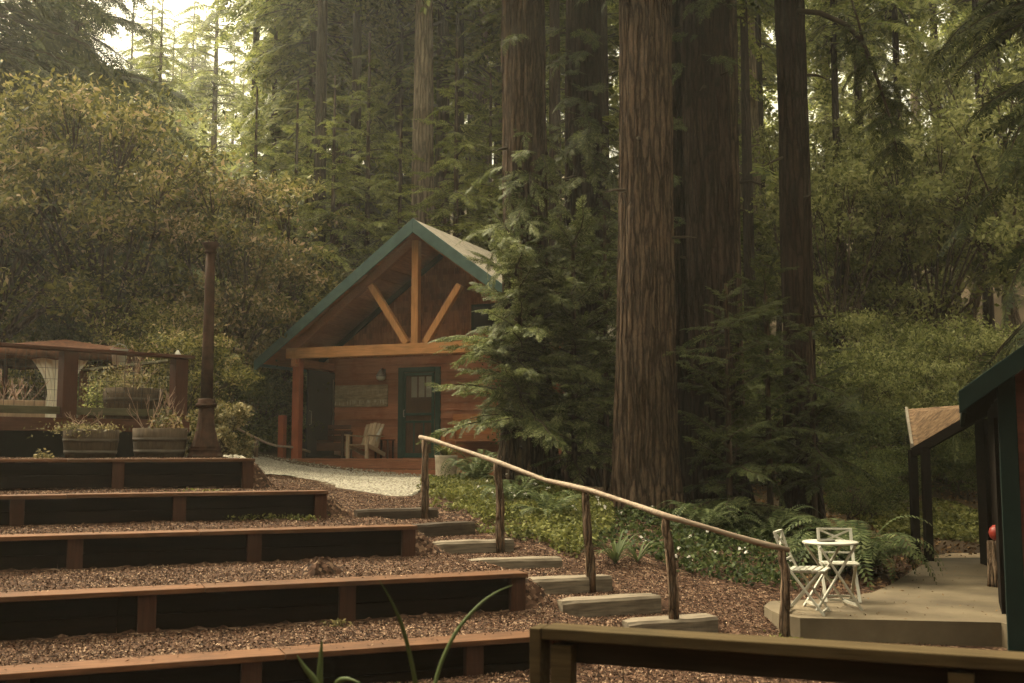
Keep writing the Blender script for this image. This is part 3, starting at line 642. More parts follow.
MB().lathe([(.11, -.03), (.115, -.05), (.1, -.1), (.05, -.13)], 16, (0, -.16, 0)).build('glass', M['white'], lp, True)
# pale wooden armchair
ch = thing('wooden_armchair', onc(-1.86, 1.2, DZ), 'pale weathered wooden armchair with a slanted back on the porch', 'chair', rz=-R(22) - .2); ch.scale = (.9, .9, .9)
for sx_ in (-.33, .33):
    MB().box((sx_, -.3, .3), (.1, .05, .6)).build('leg', M['greywood'], ch, bevel=.005)
    MB().bar((sx_, -.25, .33), (sx_, .42, .1), .05, .1).build('leg', M['greywood'], ch, bevel=.005)
    MB().bar((sx_ * 1.06, -.36, .615), (sx_ * 1.0, .32, .58), .14, .03).build('armrest', M['greywood'], ch, bevel=.005)
se = MB()
for i in range(5): se.box((0, -.28 + i * .115, .36 - i * .025), (.58, .108, .025))
se.build('seat', M['greywood'], ch, bevel=.004)
bk = MB()
for i in range(5):
    x = -.24 + i * .12; bk.bar((x, .16, .26), (x * 1.1, .42, .95 - abs(i - 2) * .02), .11, .022, (0, 1, 0))
bk.build('backrest', M['greywood'], ch, bevel=.004)
ap = MB().add([(.27, .3, .8), (.37, .26, .82), (.41, .1, .64), (.32, .08, .44), (.29, .12, .62), (.28, .306, .8), (.38, .266, .82), (.42, .106, .64), (.33, .086, .44), (.3, .126, .62)], [(0, 1, 2, 3, 4), (9, 8, 7, 6, 5), (0, 5, 6, 1), (1, 6, 7, 2), (2, 7, 8, 3), (3, 8, 9, 4), (4, 9, 5, 0)])
apo = ap.build('folded_cloth', M['white']); apo.location = ch.location; apo.scale = ch.scale; apo.rotation_euler = ch.rotation_euler; tag(apo, 'white cloth hanging over the arm of the pale armchair', 'cloth')
# dark settee
st = thing('dark_bench', onc(-2.95, 1.45, DZ), 'dark brown wooden bench in the shade at the left end of the porch', 'bench', rz=-R(22) + .1)
for x in (-.42, .42):
    for y in (-.24, .24): MB().box((x, y, .3), (.06, .06, .6)).build('leg', M['darkwood'], st, bevel=.004)
    MB().bar((x, -.27, .62), (x, .27, .62), .07, .04).build('armrest', M['darkwood'], st, bevel=.004)
s2 = MB()
for i in range(4): s2.box((0, -.2 + i * .13, .42), (.8, .12, .03))
s2.build('seat', M['darkwood'], st, bevel=.004)
b2 = MB()
for i in range(3): b2.box((0, .27, .5 + i * .13), (.82, .03, .11))
b2.box((0, -.24, .28), (.8, .03, .2)); b2.build('backrest', M['darkwood'], st, bevel=.004)
tb = thing('side_table', onc(-1.55, 1.6, DZ), 'small dark slatted side table between the armchair and the door', 'table', rz=-R(22))
tt_ = MB()
for i in range(4): tt_.box((0, -.15 + i * .1, .44), (.4, .09, .025))
tt_.build('table_top', M['darkwood'], tb, bevel=.004)
for x in (-.16, .16):
    for y in (-.14, .14): MB().box((x, y, .213), (.04, .04, .426)).build('leg', M['darkwood'], tb, bevel=.003)
ob = thing('slatted_bench', onc(1.05, 1.3, DZ), 'orange-brown slatted bench on the porch right of the door, half hidden by leaves', 'bench', rz=-R(22))
for x in (-.75, .75):
    for y in (-.26, .3): MB().box((x, y, .3 if y < 0 else .45), (.07, .06, .6 if y < 0 else .9)).build('leg', M['orangewood'], ob, bevel=.004)
MB().bar((-.78, -.32, .62), (-.78, .3, .62), .1, .04).build('armrest', M['dark'], ob, bevel=.004)
MB().bar((.78, -.32, .62), (.78, .3, .62), .1, .04).build('armrest', M['dark'], ob, bevel=.004)
s3 = MB(); [s3.box((0, -.24 + i * .12, .42), (1.4, .11, .03)) for i in range(5)]; s3.build('seat', M['orangewood'], ob, bevel=.004)
s3 = MB(); [s3.box((0, .345, .5 + i * .115), (1.6, .03, .1 if i < 4 else .16)) for i in range(5)]; s3.build('backrest', M['orangewood'], ob, bevel=.004)

# ---------------------------------------------------------------- upper deck at the left
E1 = Vector((.686, .728, 0)); E2 = Vector((-.728, .686, 0)); P2 = Vector((-5.34, 17.6, 0))
ud = thing('upper_deck', (P2.x, P2.y, 1.4), 'dark raised timber deck with a wire railing at the left', 'deck', rz=math.atan2(E1.y, E1.x))
# local x = along the front edge (towards the right corner = 0), y = back
fl = MB()
for i in range(38): fl.box((-3.6, -.05 + i * .15, .65), (7.4, .143, .04))
fl.build('floor', M['darkdeck'], ud, bevel=.004)
MB().box((-3.6, -.16, .57), (7.42, .05, .19)).build('fascia', M['darkdeck'], ud, bevel=.004)
MB().box((.12, 2.7, .57), (.05, 5.6, .19)).build('fascia', M['darkdeck'], ud, bevel=.004)
MB().box((-3.6, .5, .15), (7.2, .05, .9)).build('underdeck_shade', M['dark'], ud)  # added dark panels standing in for shade in the void under the deck
MB().box((-.02, 2.9, .15), (.05, 4.7, .9)).build('underdeck_shade', M['dark'], ud)
for x, y in ((0, 0), (-1.815, 0), (-3.63, 0), (-5.4, 0), (0, 1.6), (0, 3.3)):
    p = MB().box((x, y, .67 + .49), (.22 if y == 0 else .12, .2 if y == 0 else .12, .98)).build('railing_post', M['darkpost'], ud, bevel=.008)
    if (x, y) == (0, 0): MB().lathe([(.055, 0), (.055, .02), (.002, .09)], 4, (-.03, 0, 1.715)).build('post_light', M['white'], p)
MB().box((-3.3, -.01, 1.685), (7.0, .26, .05)).build('hand_rail', M['darkdeck'], ud, bevel=.006)
MB().box((0, 1.9, 1.64), (.12, 3.3, .04)).build('hand_rail', M['olive'], ud, bevel=.006)
for x0, x1 in ((-.11, -1.705), (-1.925, -3.52), (-3.74, -5.3)):
    MB().box(((x0 + x1) / 2, 0, .78), (abs(x1 - x0), .05, .11)).build('bottom_rail', M['olive'], ud, bevel=.004)
    wm = MB()
    for i in range(11): wm.tube([(x0 + (x1 - x0) * (i + .5) / 11, .02, .82), (x0 + (x1 - x0) * (i + .5) / 11, .02, 1.66)], .0035, 4)
    for i in range(5): wm.tube([(x0, .02, .92 + i * .16), (x1, .02, .92 + i * .16)], .0035, 4)
    wm.build('wire_mesh', M['wire'], ud)

# canopy (gazebo) on the deck
gz_ = thing('gazebo', at(62, 425, 21.0), 'terracotta canopy with tied pale curtains on the upper deck', 'gazebo', rz=R(12))
gz_.location.z = 2.09
WX, WY, HE, HP = 1.4, 1.4, 1.33, 1.62
cn = MB()
NN = 8
for (p, q) in (((-WX, -WY), (WX, -WY)), ((WX, -WY), (WX, WY)), ((WX, WY), (-WX, WY)), ((-WX, WY), (-WX, -WY))):
    grid = []
    for i in range(NN + 1):
        for j in range(NN + 1):
            a_ = i / NN; x = p[0] + (q[0] - p[0]) * a_; y = p[1] + (q[1] - p[1]) * a_; k = j / NN
            z = HE + (HP - HE) * k - .05 * math.sin(math.pi * k) * math.sin(math.pi * a_)
            grid.append((x * (1 - k), y * (1 - k), z))
    cn.add(grid, [(i * (NN + 1) + j, (i + 1) * (NN + 1) + j, (i + 1) * (NN + 1) + j + 1, i * (NN + 1) + j + 1) for i in range(NN) for j in range(NN)])
co = cn.build('canopy', M['canopy'], gz_, True)
md = co.modifiers.new('thickness', 'SOLIDIFY'); md.thickness = .015
va = MB()
for (p, q) in (((-WX, -WY), (WX, -WY)), ((WX, -WY), (WX, WY)), ((WX, WY), (-WX, WY)), ((-WX, WY), (-WX, -WY))):
    vs = []; N2 = 24
    for i in range(N2 + 1):
        a_ = i / N2; vs += [(p[0] + (q[0] - p[0]) * a_, p[1] + (q[1] - p[1]) * a_, HE), (p[0] * 1.01 + (q[0] - p[0]) * 1.01 * a_ + .015 * math.sin(i * 1.7), p[1] * 1.01 + (q[1] - p[1]) * 1.01 * a_ + .015 * math.sin(i * 2.3), HE - .2 - .02 * math.sin(i * 1.57))]
    va.add(vs, [(2 * i, 2 * i + 1, 2 * i + 3, 2 * i + 2) for i in range(N2)])
vo_ = va.build('valance', M['canopy'], gz_, True); md = vo_.modifiers.new('thickness', 'SOLIDIFY'); md.thickness = .012
for x in (-WX + .05, WX - .05):
    for y in (-WY + .05, WY - .05): MB().box((x, y, HE / 2), (.07, .07, HE - .002)).build('post', M['darkpost'], gz_)
def curtain(cx, flip, ln):
    nx_, nz_ = 24, 18; vs = []
    for j in range(nz_ + 1):
        k = j / nz_; z = HE - .1 - ln * k
        wdt = .52 * (1 - .7 * math.sin(min(1, k / .62) * math.pi / 2)) if k < .62 else .156 + .12 * (k - .62) / .38
        for i in range(nx_ + 1):
            a_ = i / nx_; x = cx + flip * (wdt * a_); vs.append((x, -WY + .12 + .035 * math.sin(a_ * 24) * (.4 + .6 * wdt), z))
    o = MB().add(vs, [(j * (nx_ + 1) + i, j * (nx_ + 1) + i + 1, (j + 1) * (nx_ + 1) + i + 1, (j + 1) * (nx_ + 1) + i) for j in range(nz_) for i in range(nx_)]).build('curtain', M['curtain'], gz_, True)
    md = o.modifiers.new('thickness', 'SOLIDIFY'); md.thickness = .006
curtain(.12, -1, 1.2); curtain(.2, 1, 1.2)

# ---------------------------------------------------------------- barrels, pots, post, bits
def half_barrel(p, r, h, label, cat='planter', group='half-barrel planters', rz=0):
    o = thing('barrel_planter', p, label, cat, group, rz)
    MB().lathe([(r * .86, 0), (r * .93, h * .3), (r * .985, h * .65), (r, h), (r * .93, h), (r * .9, h * .72)], 64, flute=32, depth=.018).build('tub', M['barrel'], o, True)
    for z0 in (.2, .58):
        q = r * (.86 + .14 * (z0 ** .7)); MB().lathe([(q * 1.0, h * z0), (q * 1.025, h * z0 + .002), (q * 1.05, h * (z0 + .12)), (q * 1.0, h * (z0 + .121))], 48).build('hoop', M['hoop'], o, True)
    MB().lathe([(r * .915, h * .8), (r * .5, h * .86), (.01, h * .88)], 32).build('soil', M['soil'], o, True)
    return o
def bas(px, py, Y): p = at(px, py, Y); return p
hb1 = half_barrel((at(91, 440, 15.3).x, 15.3, 1.46), .37, .42, 'left half-barrel planter on the top bench terrace, trailing dried stems')
hb2 = half_barrel((at(160, 440, 15.9).x, 15.9, 1.46), .38, .45, 'half-barrel planter on the top bench terrace beside the iron post, with bare twigs')
hb3 = half_barrel((at(133, 400, 17.75).x - .05, 17.9, 2.07), .47, .52, 'half-barrel planter behind the deck railing, overflowing with a leafy plant')
wb = thing('wooden_planter', (at(5, 420, 16.6).x, 16.8, 2.07), 'low wooden planter with bare pale branches at the far left of the deck', 'planter', rz=.5)
pm = MB()
for sx_ in (-1, 1): pm.box((0, sx_ * .25, .14), (.9, .03, .28)); pm.box((sx_ * .435, 0, .14), (.03, .47, .28))
pm.build('box', M['greywood'], wb, bevel=.004); MB().box((0, 0, .13), (.84, .47, .22)).build('soil', M['soil'], wb)
bk_ = thing('metal_bucket', P2 + E2 * 2.0 + Vector((0, 0, 3.065)), 'small pale metal bucket standing on the side rail of the upper deck', 'bucket')
MB().lathe([(.1, 0), (.14, .26), (.15, .265), (.13, .25), (.09, .02)], 24).build('pail', paint('zinc', (.5, .5, .47), .5, .15, metal=.3), bk_, True)
MB().tube([(-.14, 0, .25), (-.1, 0, .33), (0, 0, .37), (.1, 0, .33), (.14, 0, .25)], .006, 6).build('handle', M['metal'], bk_)
# rusty cast-iron post
ip = thing('iron_post', (at(205, 459, 16.0).x, 16.0, 1.46), 'tall rusty cast-iron lamp post with a flared fluted base and no lamp', 'post')
MB().lathe([(.25, 0), (.25, .07), (.23, .09), (.23, .13), (.24, .14), (.24, .16)], 32).build('plinth', M['rust'], ip, True)
MB().lathe([(.215, .16), (.205, .2), (.17, .3), (.14, .42), (.12, .56), (.112, .72), (.11, .76)], 48, flute=16, depth=.08).build('base', M['rust'], ip, True)
MB().lathe([(.14, .76), (.15, .78), (.15, .81), (.12, .83), (.125, .86), (.11, .88)], 32).build('collar', M['rust'], ip, True)
MB().lathe([(.092, .88), (.084, 1.6), (.072, 2.6), (.064, 3.02)], 36, flute=12, depth=.06).build('shaft', M['rust'], ip, True)
fn = MB().lathe([(.085, 3.02), (.095, 3.04), (.07, 3.06), (.1, 3.12), (.13, 3.17), (.11, 3.18), (.06, 3.13)], 24)
for k in range(8):
    a_ = 2 * math.pi * k / 8; fn.add([(.1 * math.cos(a_ - .25), .1 * math.sin(a_ - .25), 3.14), (.1 * math.cos(a_ + .25), .1 * math.sin(a_ + .25), 3.14), (.17 * math.cos(a_), .17 * math.sin(a_), 3.21), (.09 * math.cos(a_), .09 * math.sin(a_), 3.13)], [(0, 1, 2), (1, 3, 2), (3, 0, 2), (0, 3, 1)])
fn.build('finial', M['rust'], ip, True)
# concrete planter by the porch corner
pl = thing('concrete_planter', (at(446, 476, 21.5).x, 21.5, float(tz(-1.29, 21.5)) - .02), 'squat pale concrete planter with green leaves at the porch corner', 'planter')
MB().lathe([(.19, 0), (.2, .05), (.215, .46), (.225, .5), (.19, .5), (.18, .4)], 28).build('pot', M['concretepot'], pl, True)
MB().lathe([(.185, .42), (.01, .44)], 20).build('soil', M['soil'], pl, True)
# rope rail left of the porch
rr_ = thing('rope_rail', at(256, 460, 25.5), 'low pale rope rail on a short post left of the porch', 'rail')
rr_.location.z = float(tz(rr_.location.x, 25.5))
def lr(px, py, Y): return at(px, py, Y) - rr_.location
MB().tube([(0, 0, -.1), (0, 0, lr(256, 438, 25.5).z)], .05, 8).build('post', M['polepost'], rr_, True)
MB().tube([lr(225, 418, 25.6), lr(240, 430, 25.5), lr(256, 438, 25.45), lr(266, 443, 25.6), lr(277, 446, 25.8), lr(296, 447.5, 26.1), lr(310, 452, 26.4)], .03, 8).build('rope', M['pole'], rr_, True)

# ---------------------------------------------------------------- lodge at the right edge
C0 = Vector((4.425, 9.9, PZ))
lg = thing('lodge', C0, 'dark red building with a deep green eave at the right edge', 'building', rz=-R(22))
w = MB(); zc = -.6
while zc < 2.3:
    w.add([(.1, -.022, zc), (6, -.022, zc), (6, -.004, zc + .2), (.1, -.004, zc + .2)], [(0, 1, 2, 3)])
    w.add([(.1, -.022, zc), (6, -.022, zc), (6, 0, zc), (.1, 0, zc)], [(3, 2, 1, 0)]); zc += .2
w.box((3.05, .05, .95), (5.9, .1, 3.1))
w.add([(.1, -.01, 2.3), (6, -.01, 2.3), (6, -.01, 6), (4.5, -.01, 5.4)], [(0, 1, 2, 3)])
w.build('wall', M['lodge'], lg)
MB().box((.05, 3.1, 1.1), (.1, 6.0, 2.6)).build('wall', M['lodgedark'], lg)
MB().box((.02, -.02, 1.0), (.15, .15, 2.8)).build('corner_trim', M['lodgetrim'], lg, bevel=.006)
# roof: low eave over the side wall, rising to the right
tip = at(961, 395, 9.75) - C0
# into local frame
def l22(v): return Vector((v.dot(U22), v.dot(V22), v.z))
tl = l22(tip); rs = math.tan(R(36))
def rzl(u): return tl.z + (u - tl.x) * rs
u0, u1, v0, v1 = tl.x, 6.0, tl.y, 8.5
rf = MB().add([(u0, v0 + .05, rzl(u0) + .04), (u1, v0 + .05, rzl(u1) + .04), (u1, v1, rzl(u1) + .04), (u0, v1, rzl(u0) + .04), (u0, v0 + .05, rzl(u0) - .03), (u1, v0 + .05, rzl(u1) - .03), (u1, v1, rzl(u1) - .03), (u0, v1, rzl(u0) - .03)],
        [(0, 1, 2, 3), (7, 6, 5, 4), (0, 4, 5, 1), (1, 5, 6, 2), (2, 6, 7, 3), (3, 7, 4, 0)])
rf.build('roof', M['roof'], lg)
bb = MB(); hb = .21
bb.add([(u0 - .02, v0, rzl(u0 - .02) + .05), (u1, v0, rzl(u1) + .05), (u1, v0, rzl(u1) - hb), (u0 - .02, v0, rzl(u0 - .02) - hb + .06), (u0 - .02, v0 + .045, rzl(u0 - .02) + .05), (u1, v0 + .045, rzl(u1) + .05), (u1, v0 + .045, rzl(u1) - hb), (u0 - .02, v0 + .045, rzl(u0 - .02) - hb + .06)],
       [(0, 1, 2, 3), (7, 6, 5, 4), (0, 4, 5, 1), (1, 5, 6, 2), (2, 6, 7, 3), (3, 7, 4, 0)])
bb.build('bargeboard', M['lodgetrim'], lg, bevel=.006)
MB().box((u0 + .02, (v0 + v1) / 2 + .03, rzl(u0) - .09), (.04, v1 - v0 - .06, .13)).build('eave_board', M['lodgetrim'], lg)
for k in range(5): MB().bar((u0 + .05, .3 + k * 1.3, rzl(u0) - .12), (.1, .3 + k * 1.3, rzl(.1) - .12), .06, .12).build('rafter_tail', M['lodgedark'], lg)
MB().box((-.02, 2.0, .98), (.06, .95, 2.0)).build('door', M['lodgedark'], lg, bevel=.005)
sl = thing('spotlight', C0 + U22 * .3 - V22 * .05 + Vector((0, 0, 2.25)), 'small pinkish flood lamp under the eave of the dark red building', 'lamp', rz=-R(22))
MB().box((0, 0, .02), (.06, .04, .06)).build('mount', M['metal'], sl); MB().lathe([(.02, 0), (.03, -.04), (.045, -.1), (.0445, -.11)], 16, (-.03, -.03, .0)).build('lamp_head', paint('pink_glass', (.5, .32, .26), .3, .1), sl, True)
# stump with a red ball beside the side wall
bp = at(999, 569, 13.6); stp = thing('wooden_stump', (bp.x, 13.6, PZ), 'rough upright wooden stump against the dark side wall', 'stump')
MB().lathe([(.15, 0), (.14, .1), (.135, .53), (.13, .545)], 20, flute=7, depth=.06).build('log', M['polepost'], stp, True)
rb = MB().lathe([(.001, 0), (.05, .01), (.088, .045), (.104, .1), (.09, .155), (.05, .19), (.001, .2)], 24).build('red_ball', M['redball'], None, True)
rb.location = (bp.x, 13.6, PZ + .545); tag(rb, 'glossy red ball on top of the wooden stump by the wall', 'ball')
# far porch with a leaf-strewn roof
fp = thing('porch_roof', at(940, 560, 17.2), 'low side porch with a roof covered in brown fallen leaves', 'porch')
fp.location.z = -.2
lf = lambda px, py, Y: at(px, py, Y) - fp.location
m, t, b = newmat('leaf_strewn_roof'); M['leafroof'] = m
mp = coords(t, (1, 1, 1)); n1 = noise(t, mp, 9, 6, .7); r1 = ramp(t, [(.35, (.1, .055, .03)), (.5, (.26, .15, .075)), (.7, (.42, .27, .15))]); t.links.new(n1.outputs['Fac'], r1.inputs[0]); t.links.new(r1.outputs[0], b.inputs['Base Color']); b.inputs['Roughness'].default_value = .95; bump(t, b, n1.outputs['Fac'], .6, .03)
E_, D_, Cc, Bb = lf(914, 446, 17.0), lf(985, 404, 15.6), lf(985, 403.5, 18.4), lf(908, 409, 19.3)
pr = MB()
top = [E_, D_, Cc, Bb]; low = [p - Vector((0, 0, .05)) for p in top]
pr.add(top + low, [(0, 1, 2, 3), (7, 6, 5, 4), (0, 4, 5, 1), (1, 5, 6, 2), (2, 6, 7, 3), (3, 7, 4, 0)])
pr.build('roof', M['leafroof'], fp)
MB().bar(E_ + Vector((-.02, -.03, -.1)), D_ + Vector((0, -.03, -.1)), .06, .14).build('eave_beam', M['lodgedark'], fp)
MB().bar(E_ + Vector((-.03, 0, -.01)), Bb + Vector((-.03, 0, -.01)), .04, .1).build('roof_edge', M['concretepot'], fp)
pw = [lf(980, 558, 16.3), lf(989, 558, 15.9)]; MB().prism([(pw[0].x, pw[0].y), (pw[1].x, pw[1].y), (pw[1].x + .4, pw[1].y + .25), (pw[0].x + .4, pw[0].y + .25)], 0, 2.25).build('side_wall', M['lodgedark'], fp)
for (px, Y, ptop) in ((912.5, 17.05, 447), (925, 16.7, 444)):
    p = at(px, ptop + 3, Y) - fp.location; MB().box((p.x, p.y, p.z / 2), (.11, .11, p.z)).build('post', M['lodgedark'], fp)

# ---------------------------------------------------------------- bistro set on the patio
def folding_chair(label, loc_, rz):
    o = thing('folding_chair', loc_, label, 'chair', 'white folding bistro chairs', rz)   # faces local +x
    for s in (-.19, .19):
        MB().bar((-.27, s, .82), (-.2, s, .6), .02, .035, (0, 1, 0)).bar((-.2, s, .6), (-.115, s, .43), .02, .035, (0, 1, 0)).bar((-.115, s, .43), (.21, s, .0), .02, .035, (0, 1, 0)).build('back_leg', M['white'], o, bevel=.003)
        MB().bar((.16, s * .86, .42), (-.19, s * .86, .0), .02, .035, (0, 1, 0)).build('leg', M['white'], o, bevel=.003)
    MB().bar((.19, -.16, .03), (.19, .16, .03), .02, .025).build('stretcher', M['white'], o); MB().bar((-.165, -.14, .03), (-.165, .14, .03), .02, .025).build('stretcher', M['white'], o)
    st = MB()
    for i in range(6): st.box((-.13 + i * .066, 0, .445 - .004 * abs(i - 3)), (.05, .4, .018))
    st.box((.03, -.165, .425), (.36, .02, .025)); st.box((.03, .165, .425), (.36, .02, .025)); st.build('seat', M['white'], o, bevel=.003)
    bk = MB().bar((-.268, -.18, .81), (-.268, .18, .81), .03, .022).bar((-.213, -.18, .635), (-.213, .18, .635), .025, .022)
    bk.bar((-.264, -.18, .8), (-.218, .18, .645), .015, .022).bar((-.262, .18, .8), (-.22, -.18, .645), .012, .022)
    bk.bar((-.17, -.18, .54), (-.17, .18, .54), .02, .02); bk.build('backrest', M['white'], o, bevel=.002)
    return o
cA = at(806, 605, 11.45); cB = at(840, 600, 12.35)
folding_chair('white folding chair seen side-on, just right of the last rail post', (cA.x, 11.45, PZ), -.42)
folding_chair('white folding chair behind the small table, facing out with its crossed back showing', (cB.x, 12.35, PZ), -math.pi / 2 - .12).scale = (.94, .94, .94)
bt = thing('bistro_table', (at(832, 605, 11.75).x, 11.75, PZ), 'small white folding bistro table with crossed legs on the patio', 'table', rz=.12)
MB().lathe([(.26, .668), (.285, .67), (.288, .685), (.28, .692), (.01, .692)], 40).build('table_top', M['white'], bt, True)
for s in (-.2, .2):
    MB().bar((-.2, s, .655), (.24, s, 0), .02, .035, (0, 1, 0)).build('leg', M['white'], bt, bevel=.003)
    MB().bar((.2, s * .85, .655), (-.24, s * .85, 0), .02, .035, (0, 1, 0)).build('leg', M['white'], bt, bevel=.003)
MB().bar((.21, -.2, .05), (.21, .2, .05), .02, .025).build('stretcher', M['white'], bt); MB().bar((-.21, -.17, .05), (-.21, .17, .05), .02, .025).build('stretcher', M['white'], bt)
tr = MB().lathe([(.09, 0), (.1, .015), (.09, .012), (.01, .008)], 20).build('ashtray', M['metal'], None, True); tr.location = bt.location + Vector((-.05, -.02, .697)); tag(tr, 'small dark dish on the white bistro table', 'dish')
# ---------------------------------------------------------------- vegetation builders (numpy)
RS = np.random.RandomState(11)
def norm(v): return v / (np.linalg.norm(v, axis=-1, keepdims=True) + 1e-9)
def frames(d, up):
    """rotation matrices whose columns are d, side, normal"""
    d = norm(d); s = norm(np.cross(up, d)); n = np.cross(d, s)
    return np.stack([d, s, n], -1)
def inst(V, Fq, Rm, T, sc):
    """instances of a template: Rm (K,3,3), T (K,3), sc (K,)"""
    K = len(T); P = np.einsum('kij,nj->kni', Rm, V) * sc[:, None, None] + T[:, None, :]
    Fa = Fq[None] + (np.arange(K) * len(V))[:, None, None]
    return P.reshape(-1, 3), Fa.reshape(-1, Fq.shape[1])
def merge(parts):
    Vs, Fs, n = [], [], 0
    for V, Fq in parts:
        Vs.append(V); Fs.append(Fq + n); n += len(V)
    return np.concatenate(Vs), np.concatenate(Fs)
def spray(nt=8, w=.05, l0=.36, droop=.12):
    """flat needle spray along +x, length 1, made of slim leaflets"""
    V = []; 
    def dia(p0, p1, w_):
        p0 = np.array(p0, float); p1 = np.array(p1, float); d = p1 - p0; s = np.cross([0, 0, 1.], d); s = s / (np.linalg.norm(s) + 1e-9) * w_; mid = p0 * .55 + p1 * .45
        V.extend([p0, mid + s, p1, mid - s])
    dia((0, 0, 0), (1, 0, 0), w * .35)
    for i in range(nt):
        t = .06 + .9 * i / (nt - 1); l = l0 * (1 - .75 * t) * (.6 + .4 * min(1, t * 4)) + .05
        for s in (-1, 1):
            a = R(52 + RS.uniform(-8, 8)); ll = l * RS.uniform(.8, 1.15)
            dia((t, 0, 0), (t + ll * math.cos(a), s * ll * math.sin(a), RS.uniform(-.03, .03)), w)
    V = np.array(V); V[:, 2] -= droop * V[:, 0] ** 2 + .25 * np.abs(V[:, 1]) ** 1.5
    return V, np.arange(len(V)).reshape(-1, 4)
SPR = [spray() for _ in range(3)]
SPRF = [spray(11, .034, .34, .15) for _ in range(4)]
SPRL = [spray(5, .085, .38) for _ in range(3)]
def bough(nspr=24, sl=.3, droop=.35, rise=.1, templ=SPR, seed=0, flat=.3):
    """a bough of length 1 along +x: list of foliage arrays and its wooden axis"""
    r = np.random.RandomState(seed); parts = []
    t = np.concatenate([np.linspace(.12, .97, nspr), [1.0]])
    ax = lambda q: np.stack([q, .06 * np.sin(q * 5 + seed), rise * q - droop * q ** 2.2], -1)
    P = ax(t); tang = norm(ax(t + .01) - ax(t - .01))
    side = np.where(np.arange(len(t)) % 2, 1., -1.); ang = np.radians(62 - 35 * t + r.uniform(-14, 14, len(t)))
    lat = np.cross([0, 0, 1.], tang); d = tang * np.cos(ang)[:, None] + lat * (np.sin(ang) * side)[:, None]
    d[-1] = tang[-1]; d[:, 2] += r.normal(-.12, .17, len(t))
    up = np.array([0, 0, 1.]) + r.normal(0, flat, (len(t), 3))
    Rm = frames(d, up); s = sl * (1.05 - .55 * t) * r.uniform(.75, 1.25, len(t)); s[-1] = sl * .7
    k = r.randint(0, len(templ), len(t))
    for j in range(len(templ)):
        q = k == j
        if q.any(): parts.append(inst(*templ[j], Rm[q], P[q], s[q]))
    return merge(parts), ax(np.linspace(0, 1, 6))
BOUGH = [bough(26, .34, .35, .1, SPR, i) for i in range(6)]
BOUGHL = [bough(18, .4, .4, .1, SPRL, 20 + i) for i in range(6)]
BOUGHS = [bough(34, .27, .16, .16, SPRF, 60 + i, .5) for i in range(6)]
BOUGHF = [bough(26, .34, .3, .12, SPRF, 40 + i, .45) for i in range(6)]
def bough_set(lib, base, az, tilt, L, r, wood=True, wr=.02):
    """boughs attached at BASE (K,3), pointing azimuth AZ, pitched by TILT, of length L -> foliage arrays, wood MB"""
    K = len(base); d = np.stack([np.cos(az) * np.cos(tilt), np.sin(az) * np.cos(tilt), np.sin(tilt)], -1)
    Rm = frames(d, np.array([0, 0, 1.]) + r.normal(0, .12, (K, 3))); k = r.randint(0, len(lib), K); parts = []; wm = MB()
    for j in range(len(lib)):
        q = np.where(k == j)[0]
        if len(q):
            (V, Fq), ax = lib[j]; parts.append(inst(V, Fq, Rm[q], base[q], L[q]))
            if wood:
                for i in q:
                    pts = (Rm[i] @ ax.T).T * L[i] + base[i]; rr = wr * L[i]
                    wm.tube(pts[::1], [rr * (1 - .85 * u / 5) for u in range(6)], 4, False)
    return merge(parts), wm
def trunk_arrays(h, r0, r1, seed, nth=28, nz=30, ridge=.05, flare=.5, lean=(0, 0), bend=.0, z0=-.6):
    th = np.linspace(0, 2 * math.pi, nth, endpoint=False); zz = z0 + (h - z0) * np.linspace(0, 1, nz) ** 1.25
    T, Z = np.meshgrid(th, zz); T0 = T; T = T + .12 * vnoise(np.stack([np.cos(T) * 2 + seed, np.sin(T) * 2, Z * .7], -1)) + .05 * vnoise(np.stack([np.cos(T) * 5, np.sin(T) * 5 + seed, Z * 2.2], -1)); k = np.clip((Z - z0) / (h - z0), 0, 1)
    rad = r0 + (r1 - r0) * k ** .9; rad = rad * (1 + flare * np.exp(-np.clip(Z, 0, None) / (r0 * 2.2)) * (1 + .35 * np.sin(T * 5 + seed)))
    cx, cy = np.cos(T), np.sin(T)
    n = vnoise(np.stack([cx * 5 + seed, cy * 5, Z * .35], -1)) * .5 + vnoise(np.stack([cx * 11 + seed, cy * 11, Z * .6 + 9], -1)) * .4 + .35 * vnoise(np.stack([cx * 22 + seed, cy * 22, Z * 1.3 + 19], -1))
    n = n - .6 * np.clip(.12 - np.abs(vnoise(np.stack([cx * 9 + seed, cy * 9, Z * .4 + 5], -1))), 0, 1) * 8
    rad = rad * (1 + ridge * n)
    cx, cy = np.cos(T0), np.sin(T0)
    bx = lean[0] * Z + bend * np.sin(Z * .25 + seed); by = lean[1] * Z + bend * np.cos(Z * .21 + seed)
    V = np.stack([rad * cx + bx, rad * cy + by, Z], -1).reshape(-1, 3)
    i, j = np.meshgrid(np.arange(nz - 1), np.arange(nth), indexing='ij'); a = (i * nth + j).ravel(); c = (i * nth + (j + 1) % nth).ravel()
    return V, np.stack([a, c, c + nth, a + nth], -1)
